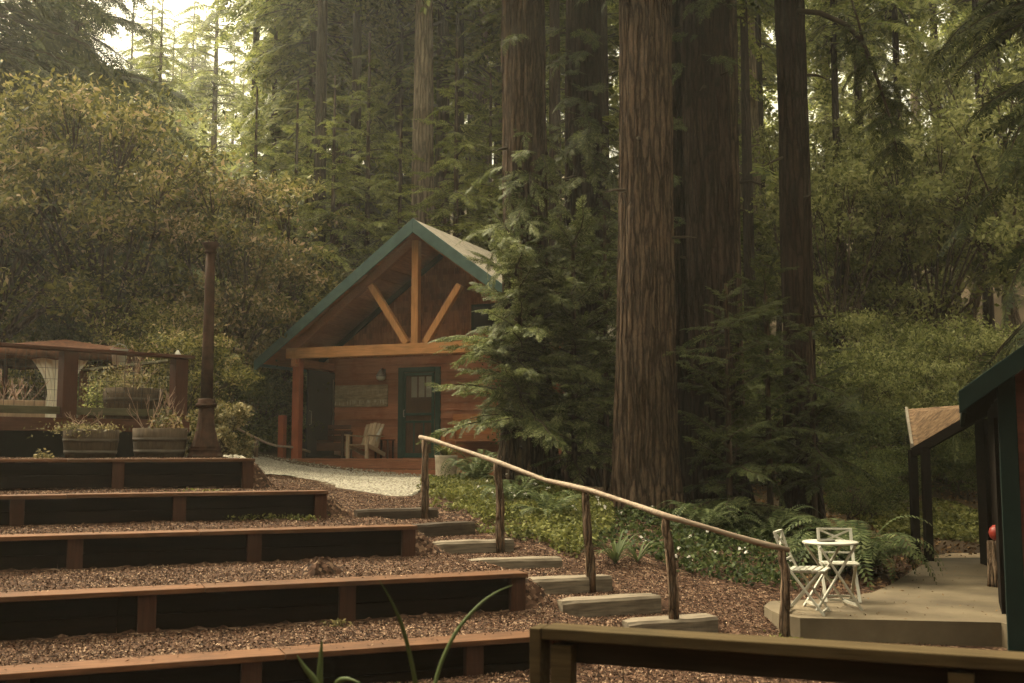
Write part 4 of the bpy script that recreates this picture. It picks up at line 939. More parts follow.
def conifer(name, label, group, p, h, r0, crown0, Lmax, nb, seed, lib=BOUGH, mat='conifer', bark='bark', tilt=(.15, -.25), ridge=.04, Lmin=.25, nth=20, cat='tree', profile=1.0, azr=None, flare=.35, lean=(0, 0), jit=.12):
    r = np.random.RandomState(seed); o = thing(name, p, label, cat, group, 0.0)
    V, Fq = trunk_arrays(h, r0, .03, seed, nth, 26, ridge, flare, lean)
    npmesh('trunk', V, Fq, M[bark], o, True)
    k = np.sort(r.rand(nb)); z = crown0 + (h * .985 - crown0) * k
    L = (Lmin + (Lmax - Lmin) * (1 - k) ** profile) * r.uniform(.65 if jit < .2 else .4, 1.2, nb)
    az = (np.arange(nb) * 2.39996 + r.uniform(-.4, .4, nb)) if azr is None else r.uniform(azr[0], azr[1], nb)
    tl = tilt[1] + (tilt[0] - tilt[1]) * k + r.normal(0, jit, nb)
    base = np.stack([lean[0] * z, lean[1] * z, z], -1)
    (V, Fq), wm = bough_set(lib, base, az, tl, L, r)
    npmesh('crown', V, Fq, M[mat], o)
    wm.build('limbs', M['limb'], o)
    return o
def leaf_quads(P, size, r, upb=.6, asp=.42, fold=0.0):
    K = len(P); n = norm(r.normal(0, 1, (K, 3)) + np.array([0, 0, upb])); d = norm(np.cross(n, r.normal(0, 1, (K, 3)))); d[:, 2] -= .25; d = norm(d); s = norm(np.cross(n, d))
    l = size * r.uniform(.6, 1.35, K)[:, None]; w = l * asp
    V = np.stack([P - d * l * .5, P + s * w * .5 - d * l * .05, P + d * l * .5, P - s * w * .5 - d * l * .05], 1).reshape(-1, 3)
    return V, np.arange(K * 4).reshape(-1, 4)
def broadleaf(name, label, group, p, h, rx, rz, seed, nlobe=26, nleaf=700, leaf=.1, mat='bay', bark='bark', r0=.16, fork=.3, cat='tree', zc=None, lob=.3, twigs=True, stems=1):
    """forked trunk, curved limbs to leafy lobes, leaves as single small faces"""
    r = np.random.RandomState(seed); o = thing(name, p, label, cat, group, 0.0); wm = MB(); parts = []
    zc = h - rz if zc is None else zc
    f0 = [Vector((r.uniform(-.1, .1) * rx * (stems > 1) * 3, r.uniform(-.1, .1) * rx * (stems > 1) * 3, 0)) for _ in range(stems)]
    tops = []
    for s in range(stems):
        tp = f0[s] + Vector((r.uniform(-.25, .25) * rx, r.uniform(-.25, .25) * rx, h * fork)); tops.append(tp)
        mid = f0[s].lerp(tp, .5) + Vector((r.uniform(-.1, .1) * rx, r.uniform(-.1, .1) * rx, 0))
        wm.tube([f0[s] - Vector((0, 0, .4)), f0[s], mid, tp], [r0 * 1.5, r0 * 1.15, r0 * .9, r0 * .7], 9)
    for i in range(nlobe):
        u = r.normal(0, 1, 3); u /= np.linalg.norm(u); q = r.uniform(.45, 1.0) ** .6
        c = np.array([u[0] * rx * q, u[1] * rx * q, zc + u[2] * rz * q])
        t0 = tops[i % stems]; pts = []; e = Vector(c)
        m1 = t0.lerp(e, .45) + Vector((r.normal(0, .12 * rx), r.normal(0, .12 * rx), .12 * rz)); 
        for a in np.linspace(0, 1, 5): pts.append((t0 * (1 - a) ** 2 + m1 * (2 * a * (1 - a)) + e * a ** 2))
        rl = r0 * .42 * r.uniform(.6, 1.1); wm.tube(pts, [rl, rl * .8, rl * .6, rl * .4, rl * .18], 5, False)
        n = int(nleaf * r.uniform(.6, 1.4)); lr_ = lob * rx * r.uniform(.7, 1.3)
        nsub = 7; sub = c + r.normal(0, .55, (nsub, 3)) * [lr_, lr_, lr_ * .6]
        if twigs:
            for sp2 in sub[:5]: wm.tube([pts[3], (Vector(sp2) + pts[3]) / 2 + Vector((0, 0, .03)), Vector(sp2)], [rl * .3, rl * .2, rl * .08], 3, False)
        P = sub[r.randint(0, nsub, n)] + r.normal(0, .36, (n, 3)) * [lr_, lr_, lr_ * .55]
        parts.append(leaf_quads(P, leaf, r))
    V, Fq = merge(parts); wm.build('trunk', M[bark], o, True); npmesh('crown', V, Fq, M[mat], o)
    return o
def gz1(x, y): return float(tz(x, y))
def gpt(px, Y, dz=0.0):
    x = (px - W / 2) / F * (Y * 1.0) ; 
    return Vector((x, Y, gz1(x, Y) + dz))
def place(o, px, Y, s=1.0, rz=None, dz=0.0):
    o.location = gpt(px, Y, dz); o.scale = (s, s, s)
    o.rotation_euler = (0, 0, rnd.uniform(0, 6.28) if rz is None else rz)
def far_pt(px, Y):   # depth measured along the view, corrected for the camera's pitch
    return px, Y

# ---------------------------------------------------------------- the big redwoods
def redwood(label, px, Y, r0, taper, h, seed, bark='redwoodbark', lean=(0, 0), crown0=13.5, nb=95, mat='redwooddk', ridge=.13, nth=150, nz=130, flare=.45, name='redwood'):
    r = np.random.RandomState(seed); o = thing(name, gpt(px, Y), label, 'tree', 'tall redwoods in front of the forest')
    V, Fq = trunk_arrays(h, r0, r0 * taper, seed * 1.7, nth, nz, ridge, flare, lean, .04, -.8)
    npmesh('trunk', V, Fq, M[bark], o, True)
    k = r.rand(nb); z = crown0 + (h - crown0) * k; az = r.uniform(0, 6.28, nb); L = r.uniform(2.0, 5.0, nb) * (1.1 - .6 * k)
    base = np.stack([lean[0] * z, lean[1] * z, z], -1)
    (V, Fq), wm = bough_set(BOUGH, base, az, r.normal(-.25, .15, nb), L, r)
    npmesh('crown', V, Fq, M[mat], o); wm.build('limbs', M['limb'], o)
    for q in range(5):
        z = r.uniform(2.2, 10); a = r.uniform(3.3, 6.1); rr = r0 * (1 - (1 - taper) * z / h); c = Vector((lean[0] * z + .04 * math.sin(z * .25 + seed * 1.7), lean[1] * z + .04 * math.cos(z * .21 + seed * 1.7), z)); d = Vector((math.cos(a), math.sin(a), r.uniform(-.5, .1)))
        L_ = r.uniform(.12, .6); MB().tube([c + d * rr * .8, c + d * (rr + L_ * .5), c + d * (rr + L_) + Vector((r.uniform(-.06, .06), 0, r.uniform(-.12, .02)))], [.03, .02, .008], 6).build('dead_stub', M['limb'], o, True)
    return o
T1 = redwood('thick reddish redwood trunk just right of the cabin roof, its foot hidden by sprays', 525, 19.3, .415, .72, 30, 1)
T2 = redwood('dark redwood trunk standing between the cabin-side trunk and the widest furrowed trunk', 587, 21.5, .39, .72, 29, 2, 'darkbark')
T3 = redwood('widest redwood trunk of the grove, pale furrowed bark lit along its left side', 648, 17.0, .455, .7, 30, 3, flare=.3)
T3b = redwood('dark redwood trunk pressed close behind the widest furrowed trunk', 671, 18.6, .34, .75, 28, 4, 'darkbark')
T4 = redwood('broad dark brown redwood trunk right of the widest trunk', 713, 18.0, .41, .8, 30, 5, 'darkbark')
T4b = redwood('narrow redwood trunk peeking out along the right edge of the broad dark one', 735, 19.6, .2, .8, 26, 6, 'redwoodbark', nth=40, crown0=14)
T5 = redwood('slender straight redwood trunk standing alone at the right of the grove', 802, 19.0, .285, .7, 29, 7, 'darkbark', lean=(-.008, 0), nth=56)

# leafy sprays from the trunks' feet: young shoots
def shoots(name, label, px, Y, h, Lmax, nb, seed, mat='redwood', azr=None, crown0=.3, tilt=(.3, -.1), wr=.06, dz=0, cat='sapling', Lmin=.5, profile=.45, lib=None):
    o = conifer(name, label, None, gpt(px, Y, dz), h, wr, crown0, Lmax, nb, seed, lib or BOUGHS, mat, 'bark', tilt, .02, Lmin, 8, cat, profile, azr, .2, jit=.32)
    return o
YL = 'young redwood saplings and shoots'
for (lab, px, Y, h, Lm, nb, seed, mat, c0) in [
    ('dense young redwood with pale sprays covering the porch corner in front of the reddish trunk', 520, 18.3, 4.2, 1.35, 105, 31, 'redwood', 1.0),
    ('young redwood with feathery sprays between the reddish trunk and the dark trunk behind', 574, 18.6, 4.3, 1.25, 115, 32, 'redwood', .5),
    ('dim young redwood filling the gap left of the widest trunk', 606, 19.8, 5.0, 1.0, 110, 33, 'redwooddk', .8),
    ('young redwood with layered dark sprays in front of the broad dark trunk', 728, 16.8, 3.7, 1.15, 66, 34, 'redwooddk', .3),
    ('slim young redwood with dark sprays left of the lone slender trunk', 768, 17.6, 4.1, 1.0, 56, 35, 'redwooddk', .5),
    ('young redwood with dark drooping sprays at the foot of the lone slender trunk', 812, 17.9, 3.4, 1.1, 44, 36, 'redwooddk', .8)]:
    o = shoots('redwood_sapling', lab, px, Y, h, Lm, nb, seed, mat, crown0=c0, Lmin=.8 if seed < 33 else .5, profile=.3 if seed < 33 else .45); o['group'] = YL
# tufts of sprays high on the trunks
def tuft(root, zs, n, L, seed, mat='redwooddk', azr=(2.6, 5.8)):
    r = np.random.RandomState(seed); z = r.uniform(zs[0], zs[1], n); az = r.uniform(azr[0], azr[1], n)
    base = np.stack([np.cos(az) * .25, np.sin(az) * .25, z], -1)
    (V, Fq), wm = bough_set(BOUGHF, base, az, r.normal(-.35, .25, n), r.uniform(.4, 1, n) * L, r)
    npmesh('foliage_tuft', V, Fq, M[mat], root); wm.build('tuft_twigs', M['limb'], root)
tuft(T2, (2.5, 9.5), 46, 1.1, 51); tuft(T3, (8.2, 10.5), 22, .9, 52); tuft(T1, (7.0, 11), 8, .8, 53, 'redwood'); tuft(T1, (1.3, 6.3), 84, 1.0, 57, 'redwood', (3.0, 6.6)); tuft(T2, (1.3, 7.0), 70, 1.1, 58, 'redwood', (2.6, 6.4)); tuft(T4, (7.5, 10), 14, .8, 54); tuft(T3b, (2, 9), 30, .8, 55)
# arching half-bare limb of the lone slender trunk
al = MB(); pr = [(797, 11, 18.8), (820, 13, 18.6), (845, 24, 18.4), (863, 42, 18.3), (876, 75, 18.2), (886, 105, 18.2), (893, 128, 18.2), (897, 152, 18.2)]
al.tube([at(*p) - T5.location for p in pr], [.05, .047, .042, .036, .03, .022, .015, .008], 6)
al.tube([at(*p) - T5.location for p in [(863, 42, 18.3), (858, 20, 18.2), (848, -10, 18.1)]], [.03, .02, .012], 5)
al.build('arching_limb', M['limb'], T5, True)
r = np.random.RandomState(61); q = np.array([tuple(at(*p) - T5.location) for p in pr[2:]]); n = 46
tt = r.uniform(0, len(q) - 1.01, n); i = tt.astype(int); base = q[i] * (1 - (tt - i))[:, None] + q[i + 1] * (tt - i)[:, None]
(V, Fq), wm = bough_set(BOUGHF, base, r.uniform(0, 6.28, n), r.normal(-.5, .3, n), r.uniform(.25, .75, n), r, True, .012)
lo = npmesh('limb_foliage', V, Fq, M['redwooddk'], T5); wm.build('limb_twigs', M['limb'], T5)

# ---------------------------------------------------------------- forest behind
BG = {}
def proto(key, f): 
    o = f; BG[key] = o; return o
first = {}
def grow(key, maker, label, group, px, Y, s=1.0, rz=None, name=None, dz=0.0):
    if key not in first:
        o = maker(); first[key] = o
    else:
        o = copy_tree(first[key])
    place(o, px, Y, s, rz, dz); o['label'] = label; o['group'] = group
    return o
mk = {
 'A': lambda: conifer('conifer', '', '', (0, 0, 0), 24, .3, 2.0, 4.2, 90, 101, BOUGHL, 'conifer', 'bark', (.25, -.15), profile=.75),
 'B': lambda: conifer('conifer', '', '', (0, 0, 0), 28, .42, 10.0, 4.0, 85, 102, BOUGHL, 'conifer', 'bark', (.2, -.3), profile=.6),
 'C': lambda: conifer('conifer', '', '', (0, 0, 0), 11, .13, .6, 2.4, 90, 103, BOUGH, 'conifer', 'bark', (.3, -.1), profile=.8),
 'D': lambda: conifer('conifer', '', '', (0, 0, 0), 26, .36, 3.0, 5.2, 190, 104, BOUGH, 'coniferdk', 'darkbark', (.15, -.12), profile=.6),
 'E': lambda: conifer('conifer', '', '', (0, 0, 0), 32, .46, 16.0, 3.6, 80, 105, BOUGHL, 'conifer', 'greybark', (.2, -.3), profile=.6),
 'O': lambda: broadleaf('broadleaf_tree', '', '', (0, 0, 0), 10, 3.2, 3.9, 106, 30, 300, .22, 'oak', 'bark', .17, .22, lob=.21),
 'P': lambda: broadleaf('broadleaf_tree', '', '', (0, 0, 0), 12, 3.6, 4.2, 107, 28, 290, .23, 'oak', 'bark', .16, .35, stems=2, lob=.21),
 'Y': lambda: broadleaf('understory_shrub', '', '', (0, 0, 0), 2.6, 1.5, 1.2, 108, 22, 480, .1, 'shrub', 'limb', .05, .2, 'shrub', stems=3),
 'Z': lambda: broadleaf('understory_shrub', '', '', (0, 0, 0), 3.2, 1.6, 1.5, 109, 22, 480, .11, 'oak', 'limb', .05, .2, 'shrub', stems=3),
}
def G(key, label, group, *a, **k): return grow(key, mk[key], label, group, *a, **k)
# trunks one can tell apart behind the cabin
G('E', 'tall pale grey conifer trunk rising directly behind the cabin ridge', 'pale trunks behind the cabin', 421, 32, 1.0)
G('E', 'pale grey trunk between the cabin roof and the thick reddish redwood', 'pale trunks behind the cabin', 480, 41, 1.05)
G('B', 'brown conifer trunk close right of the pale grey one behind the cabin', 'brown conifers behind the cabin', 441, 37, .95)
G('B', 'left of two straight brown trunks above the porch roof, left of the pale grey one', 'brown conifers behind the cabin', 308, 36, .85)
G('B', 'right of two straight brown trunks above the porch roof, left of the pale grey one', 'brown conifers behind the cabin', 338, 38, 1.0)
G('D', 'thin dark conifer just left of the pale grey trunk behind the cabin', 'brown conifers behind the cabin', 386, 40, .8)
G('E', 'pale hazy trunk seen between the broad dark redwood and the lone slender one', 'pale hazy trunks at the right', 755, 40, 1.1)
G('E', 'faint pale trunk far off in the mist toward the upper right', 'pale hazy trunks at the right', 972, 62, 1.25)
G('E', 'thinner faint trunk left of the far pale one at the upper right', 'pale hazy trunks at the right', 926, 70, 1.0)
mk['S'] = lambda: conifer('conifer', '', '', (0, 0, 0), 30, .24, 15.0, 3.0, 70, 112, BOUGHL, 'conifer', 'darkbark', (.2, -.3), profile=.6)
for px, Y, s in ((316, 31, 1.0), (352, 34, 1.0), (396, 36, .95), (458, 35, 1.0), (372, 42, 1.1), (284, 40, 1.0), (248, 43, 1.0), (470, 45, 1.0)):
    G('S', 'slim dark conifer trunk among the trees behind the cabin', 'slim dark trunks behind the cabin', px, Y, s)
for px, Y, s in ((556, 30, 1.0), (606, 33, 1.0), (694, 31, .95), (752, 33, .9), (766, 44, 1.0), (844, 36, .8), (868, 44, 1.0), (908, 38, .85), (948, 48, 1.1), (992, 40, .9), (1012, 52, 1.0)):
    G('S', 'slim dark conifer trunk standing in the forest at the right', 'slim dark trunks at the right', px, Y, s)
# big dark conifers at the upper left
G('D', 'big dark conifer with long level boughs at the upper left edge', 'dark conifers at the left', -40, 30, 1.0, .3)
G('D', 'dark conifer behind the left broadleaf tree, boughs reaching across the pale sky', 'dark conifers at the left', 60, 38, .9, 2.0)
G('A', 'green conifer left of the two straight brown trunks, above the porch roof', 'mid-green conifers behind the cabin', 268, 37, .72)
G('A', 'hazy conifer standing in the bright gap at the upper left', 'mid-green conifers behind the cabin', 207, 60, .95)
for px, Y, s in ((292, 31, .85), (365, 32, 1.0), (398, 30, .8), (455, 30, .95), (330, 30, .85), (250, 32.5, .85), (490, 32, .9)):
    G('C', 'small bushy green conifer crowded close behind the cabin', 'small conifers close behind the cabin', px, Y, s * 1.1)
for px, Y, s in ((540, 34, 1), (600, 38, 1), (700, 36, 1.0), (640, 44, 1.1), (500, 48, 1.1), (572, 52, 1.1), (670, 56, 1.1), (745, 50, 1.1)):
    G(rnd.choice('AB'), 'dim green conifer glimpsed between the big redwood trunks', 'conifers glimpsed between the redwoods', px, Y, s)
for px, Y, s in ((150, 50, .6), (290, 54, .8), (120, 62, .75), (30, 56, 1.0), (-30, 48, .9), (345, 60, 1.1), (430, 62, 1.0), (-80, 60, 1), (375, 48, 1.0)):
    G(rnd.choice('ABA'), 'tall misty conifer deep in the forest behind the cabin and left tree', 'misty conifers at the back left', px, Y, s)
for px, Y, s in ((790, 58, 1.0), (836, 66, .9), (880, 74, .85), (950, 70, .75), (1000, 60, .95), (1040, 52, 1.0), (1080, 60, 1.1)):
    G(rnd.choice('ABA'), 'tall misty conifer deep in the forest at the right', 'misty conifers at the back right', px, Y, s)
for px, Y, s in ((835, 33, .8), (880, 36, .95), (935, 34, .9), (985, 37, 1.0), (1030, 33, .95), (905, 43, 1.05), (960, 46, 1.05), (850, 42, 1.0), (1075, 40, 1.0), (790, 37, .8)):
    G(rnd.choice('OP'), 'pale leafy broadleaf tree on the misty slope at the right', 'broadleaf trees on the right slope', px, Y, s)
for px, Y, s in ((850, 27, 1.0), (900, 26.5, .9), (950, 28, 1.05), (990, 29, 1.1), (830, 24.5, .8), (870, 31, 1.1), (925, 31, 1.0), (1010, 25, 1.0)):
    G(rnd.choice('YZ'), 'low leafy shrub on the slope behind the small porch roof at the right', 'shrubs on the right slope', px, Y, s)
for px, Y, s in ((560, 25, 1.0), (610, 26, 1.1), (690, 24.5, 1.0), (750, 23.5, 1.1), (780, 25, 1.0), (640, 28, 1.3), (720, 27.5, 1.3)):
    G('Y', 'dark understory shrub among the redwood trunks', 'shrubs among the redwoods', px, Y, s)
for px, Y, s in ((163, 84, .75), (183, 96, .78), (226, 88, .72), (246, 80, .85), (140, 92, .8), (196, 108, .85), (268, 98, .85), (172, 70, .62), (236, 72, .6)):
    G(rnd.choice('AB'), 'pale distant conifer low in the bright gap at the upper left', 'distant conifers in the bright gap', px, Y, s)
for px, Y, s in ((868, 21.5, .45), (890, 23, .5), (905, 25, .7), (948, 25.5, .6), (972, 24, .5), (850, 20.5, .4)):
    G('Y', 'small low shrub on the bare slope beyond the porch posts', 'small shrubs beyond the porch posts', px, Y, s)
# ---- left broadleaf trees
LG = 'broadleaf trees above the upper deck'
def BL_(label, px, Y, h, rx, rz, seed, **k):
    o = broadleaf('broadleaf_tree', label, LG, gpt(px, Y), h, rx, rz, seed, **k); return o
BL_('big olive-green broadleaf tree spreading above the canopy at the left', 85, 25.5, 8.6, 3.4, 3.3, 201, nlobe=58, nleaf=560, leaf=.15, mat='bay', fork=.25, lob=.2)
BL_('broadleaf tree with dry pinkish tips behind the rusty iron post', 205, 26.5, 6.6, 2.4, 2.7, 202, nlobe=40, nleaf=480, leaf=.14, mat='baydry', fork=.25, lob=.22)
BL_('dark leafy tree at the far left edge beside the canopy', -15, 24, 7.2, 2.5, 3.0, 203, nlobe=38, nleaf=480, leaf=.15, mat='bay', fork=.25, lob=.22)
BL_('olive broadleaf tree just left of the porch eave', 268, 29.5, 7.4, 2.5, 3.2, 204, nlobe=40, nleaf=480, leaf=.15, mat='bay', fork=.2, lob=.22)
SG = 'bushes between the deck and the porch'
def SH(label, px, Y, h, rx, rz, seed, mat='shrub', leaf=.085, nlobe=26, nleaf=520):
    o = broadleaf('bush', label, SG, gpt(px, Y), h, rx, rz, seed, nlobe, nleaf, leaf, mat, 'limb', .045, .2, 'bush', stems=3)
SH('leafy bush with pale undersides just left of the porch eave', 244, 28.2, 3.0, 1.2, 1.5, 211, 'paleshrub')
SH('dark green bush low behind the rope rail', 262, 27.5, 2.0, 1.4, 1.0, 212, 'shrub')
SH('pale flowering bush around the foot of the iron post', 218, 18.6, 1.15, .55, .55, 213, 'paleshrub', .07, 16, 300)
SH('olive bush behind the right corner of the deck railing', 190, 21.5, 2.6, 1.1, 1.2, 214, 'bay')
SH('dim bush behind the canopy curtains', 60, 26, 2.8, 1.8, 1.3, 215, 'shrub')
SH('tall dim bush filling the gap right of the canopy', 150, 23.5, 3.2, 1.4, 1.5, 216, 'bay')
# ---- a big dark conifer just outside the right edge, boughs hanging into view
DR = conifer('conifer', 'dark conifer at the right edge with boughs hanging into the top right corner', 'dark conifer at the right edge', gpt(1110, 18.5), 22, .3, 4.6, 3.0, 110, 301, BOUGHF, 'redwooddk', 'darkbark', (.1, -.45), profile=.45, Lmin=1.0)

# unseen conifers added around the viewpoint to block sky light and shade the clearing
fo = thing('forest', (0, 0, 0), 'unseen conifers added beside and behind the deck to shade the clearing', 'forest'); fo['kind'] = 'stuff'
tp, cp_, r = [], [], np.random.RandomState(91)
for k, (x, y) in enumerate([(13, 4), (15, 9), (18, 13), (13, -2), (19, 3), (22, 9), (11, -7), (4, -11), (-3, -12), (9, -13), (-9, -14), (0, -18), (15, -9), (-15, -17), (6, -19), (-6, -20), (-12.5, 6), (-16, 11.5), (-12, -1), (-19, 17), (-18, 4), (-10, -7)]):
    h = r.uniform(22, 28); off = np.array([x, y, gz1(x, y)]); V, Fq = trunk_arrays(h, .38, .04, 300 + k, 12, 14, .04, .3); tp.append((V + off, Fq))
    nb = 90; kk = r.rand(nb); z = 2.5 + (h - 3) * kk; (V, Fq), _ = bough_set(BOUGHL, np.stack([z * 0, z * 0, z], -1), r.uniform(0, 6.28, nb), r.normal(-.1, .15, nb), (.6 + 4.2 * (1 - kk) ** .7) * r.uniform(.7, 1.2, nb), r, False); cp_.append((V + off, Fq))
npmesh('trunk', *merge(tp), M['bark'], fo, True); npmesh('crown', *merge(cp_), M['coniferdk'], fo)
# ---------------------------------------------------------------- low plants
def frond(n=22):
    V = []
    for i in range(n):
        t = .1 + .88 * i / (n - 1); l = .17 * math.sin(math.pi * min(1, t * .92 + .1)) ** .7 * (1.15 - .6 * t)
        for s in (-1, 1):
            p0 = np.array([t, 0, 0]); p1 = p0 + np.array([l * .35, s * l, -.02]); d = p1 - p0; w = np.array([.017, 0, 0]); mid = p0 * .6 + p1 * .4
            V.extend([p0, mid + w, p1, mid - w])
    V.extend([np.array([0, -.006, 0]), np.array([0, .006, 0]), np.array([1, .001, 0]), np.array([1, -.001, 0])])
    V = np.array(V); a = V[:, 0].copy(); V[:, 0] = np.sin(a * 1.35) / 1.1; V[:, 2] += 1.25 * a - 1.3 * a ** 2.1
    return V, np.arange(len(V)).reshape(-1, 4)
FR = frond()
def fern(label, p, L_, n, seed, mat='fern', group='ferns', tilt=.0):
    r = np.random.RandomState(seed); az = np.arange(n) * 2.4 + r.uniform(-.3, .3, n); d = np.stack([np.cos(az), np.sin(az), r.uniform(-.1, .55, n)], -1)
    Rm = frames(d, np.array([0, 0, 1.]) + r.normal(0, .15, (n, 3)))
    V, Fq = inst(*FR, Rm, np.zeros((n, 3)), L_ * r.uniform(.7, 1.15, n)); o = npmesh('fern', V, Fq, M[mat]); o.location = p
    return tag(o, label, 'fern', group)
fern('large arching sword fern right behind the white bistro chairs', gpt(855, 14.4), 1.2, 36, 401)
fern('fern half hidden behind the white chairs, left of the large sword fern', gpt(838, 14.9), 1.1, 26, 402, 'fern')
fern('low fern behind the white side-on chair', gpt(815, 14.2), .8, 20, 403, 'ivy' if 0 else 'fern')
fern('fern beside the second handrail post under the leafy sprays', gpt(548, 15.4), .7, 22, 404)
fern('fern at the foot of the thick reddish redwood', gpt(515, 16.8), .75, 22, 405)
fern('fern in front of the porch corner beside the concrete planter', gpt(478, 20.3), 1.0, 26, 406)
fern('shaded fern at the foot of the widest redwood trunk', gpt(700, 15.6), .8, 22, 407)
fern('shaded fern left of the lone slender trunk', gpt(770, 16.0), .8, 22, 408)
# leafy cover
def cover(name, label, poly, n, size, hgt, mat, seed, upb=1.0, kind='stuff', clump=.5):
    r = np.random.RandomState(seed); P = np.array([p[:2] for p in poly]); lo, hi = P.min(0), P.max(0); X = r.uniform(lo[0], hi[0], n * 4); Y = r.uniform(lo[1], hi[1], n * 4)
    dn = vnoise(np.stack([X * 1.3, Y * 1.3, X * 0 + seed % 17 + .3], -1)); edge = .25 * vnoise(np.stack([X * 2.5, Y * 2.5, X * 0 + 2.7], -1))
    ok = inside(poly, X + edge, Y + edge) & (r.rand(n * 4) < .5 + clump * dn); X, Y, dn = X[ok][:n], Y[ok][:n], dn[ok][:n]
    Z = tz(X, Y) + hgt * (.25 + .75 * (.5 + .5 * dn)) * r.rand(len(X)) ** .7
    V, Fq = leaf_quads(np.stack([X, Y, Z], -1), size, r, upb, .62); o = npmesh(name, V, Fq, M[mat]); return tag(o, label, 'plants', kind=kind)
IV = [(-1.55, 19.0), (-1.15, 20.8), (.2, 20.5), (1.3, 18), (1.5, 15.8), (1.15, 14.0), (.75, 13.3), (.45, 13.5), (-.2, 14.5), (-.9, 15.8)]
cover('ground_cover', 'bright green ground cover spreading right of the upper handrail', IV, 26000, .06, .2, 'ivy', 501)
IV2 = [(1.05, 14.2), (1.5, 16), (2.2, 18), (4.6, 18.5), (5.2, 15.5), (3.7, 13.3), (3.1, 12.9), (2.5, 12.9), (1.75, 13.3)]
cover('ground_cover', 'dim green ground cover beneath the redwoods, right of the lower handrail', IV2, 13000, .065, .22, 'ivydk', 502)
IV3 = [(6.6, 19.5), (6.4, 23), (9.5, 24), (10.5, 20), (8.5, 19.2)]
cover('grass', 'patch of bright green weeds beyond the porch posts', IV3, 9000, .1, .16, 'ivy', 503)
IV4 = [(-9, 23.5), (-6.2, 21.6), (-5.6, 22.6), (-6, 25.6), (-9, 26.5)]
cover('weeds', 'dry yellowish weeds at the left end of the gravel path', IV4, 4000, .09, .22, 'paleshrub', 504)
r = np.random.RandomState(77)
X = np.concatenate([r.uniform(1.0, 4.4, 30), r.uniform(-.6, 1.2, 10)]); Y = np.concatenate([r.uniform(12.4, 16.0, 30), r.uniform(15, 19.5, 10)]); ok = inside(IV, X, Y) | inside(IV2, X, Y); X, Y = X[ok], Y[ok]
Pf = np.stack([X, Y, tz(X, Y) + r.uniform(.15, .28, len(X))], -1); Pf = np.repeat(Pf, 4, 0) + r.normal(0, .016, (len(Pf) * 4, 3)); V, Fq = leaf_quads(Pf, .042, r, 1.5, .8)
tag(npmesh('flowers', V, Fq, M['flower']), 'tiny pale lilac flowers dotted through the ground cover', 'flowers', kind='stuff')
# strap-leaved tufts
def blade(mb, p0, p1, sag, w, n=10):
    p0, p1 = Vector(p0), Vector(p1); d = p1 - p0; s = Vector((d.y, -d.x, 0)); s = s.normalized() if s.length > 1e-4 else Vector((1, 0, 0)); vs = []
    for i in range(n + 1):
        t = i / n; c = p0.lerp(p1, t) + Vector((0, 0, sag * math.sin(math.pi * t))); ww = w * (1 - t ** 2.5) * (.55 + .45 * min(1, t * 3)) * .5; q = Vector((0, 0, -ww * .5))
        vs += [c + s * ww, c + q, c - s * ww]
    mb.add(vs, [(3 * i + j, 3 * i + j + 1, 3 * i + j + 4, 3 * i + j + 3) for i in range(n) for j in (0, 1)])
def strap_tuft(label, p, n, L_, seed, w=.03):
    r = random.Random(seed); mb = MB()
    for i in range(n):
        a = r.uniform(0, 6.28); l = L_ * r.uniform(.6, 1.1); blade(mb, (0, 0, 0), (math.cos(a) * l, math.sin(a) * l, l * r.uniform(.2, .9)), l * .3, w)
    o = mb.build('strap_leaf_plant', M['blade'], None, True); o.location = p; return tag(o, label, 'plant', 'strap-leaved tufts')
strap_tuft('tuft of bright strap leaves beside the third handrail post', gpt(614, 13.2), 30, .42, 1)
strap_tuft('smaller tuft of strap leaves just right of the third handrail post', gpt(636, 13.4), 18, .32, 2)
# foreground blades
fg = thing('long_leaf_plant', (-.62, 4.6, -.42), 'plant with long arching strap leaves at the bottom edge, nearest the viewer', 'plant')
fl_ = lambda px, py, Y: at(px, py, Y) - fg.location
def curve_blade(pts, w, name='leaf', n=24):
    mb = MB(); P = [fl_(*p) for p in pts]; Q = []
    for i in range(n + 1):    # Catmull-Rom through the points
        t = i / n * (len(P) - 1); k = min(int(t), len(P) - 2); u = t - k; a, b_, c, d = P[max(k - 1, 0)], P[k], P[k + 1], P[min(k + 2, len(P) - 1)]
        Q.append(.5 * ((2 * b_) + (c - a) * u + (2 * a - 5 * b_ + 4 * c - d) * u * u + (3 * b_ - a - 3 * c + d) * u ** 3))
    vs = []
    for i, c in enumerate(Q):
        t = i / n; d = (Q[min(i + 1, n)] - Q[max(i - 1, 0)]).normalized(); s = d.cross(Vector((0, -1, .2))).normalized(); nn = s.cross(d); ww = w * (1 - t ** 3) * .5 * (.6 + .4 * min(1, t * 3))
        vs += [c + s * ww, c + nn * ww * .4, c - s * ww]
    mb.add(vs, [(3 * i + j, 3 * i + j + 1, 3 * i + j + 4, 3 * i + j + 3) for i in range(n) for j in (0, 1)]); o = mb.build(name, M['blade'], fg, True)
    md = o.modifiers.new('thickness', 'SOLIDIFY'); md.thickness = .002
curve_blade([(424, 800, 4.7), (421, 730, 4.65), (415, 680, 4.6), (404, 632, 4.55), (392, 602, 4.5), (379, 580, 4.45)], .018)
curve_blade([(425, 800, 4.7), (429, 730, 4.7), (437, 676, 4.75), (455, 634, 4.8), (478, 606, 4.85), (497, 592, 4.9), (513, 585, 4.95)], .017)
curve_blade([(330, 760, 4.4), (325, 710, 4.4), (316, 683, 4.4), (305, 668, 4.4), (297, 655, 4.4)], .03)
curve_blade([(326, 760, 4.5), (322, 710, 4.5), (320, 680, 4.5), (321, 655, 4.5), (322, 640, 4.5)], .028)
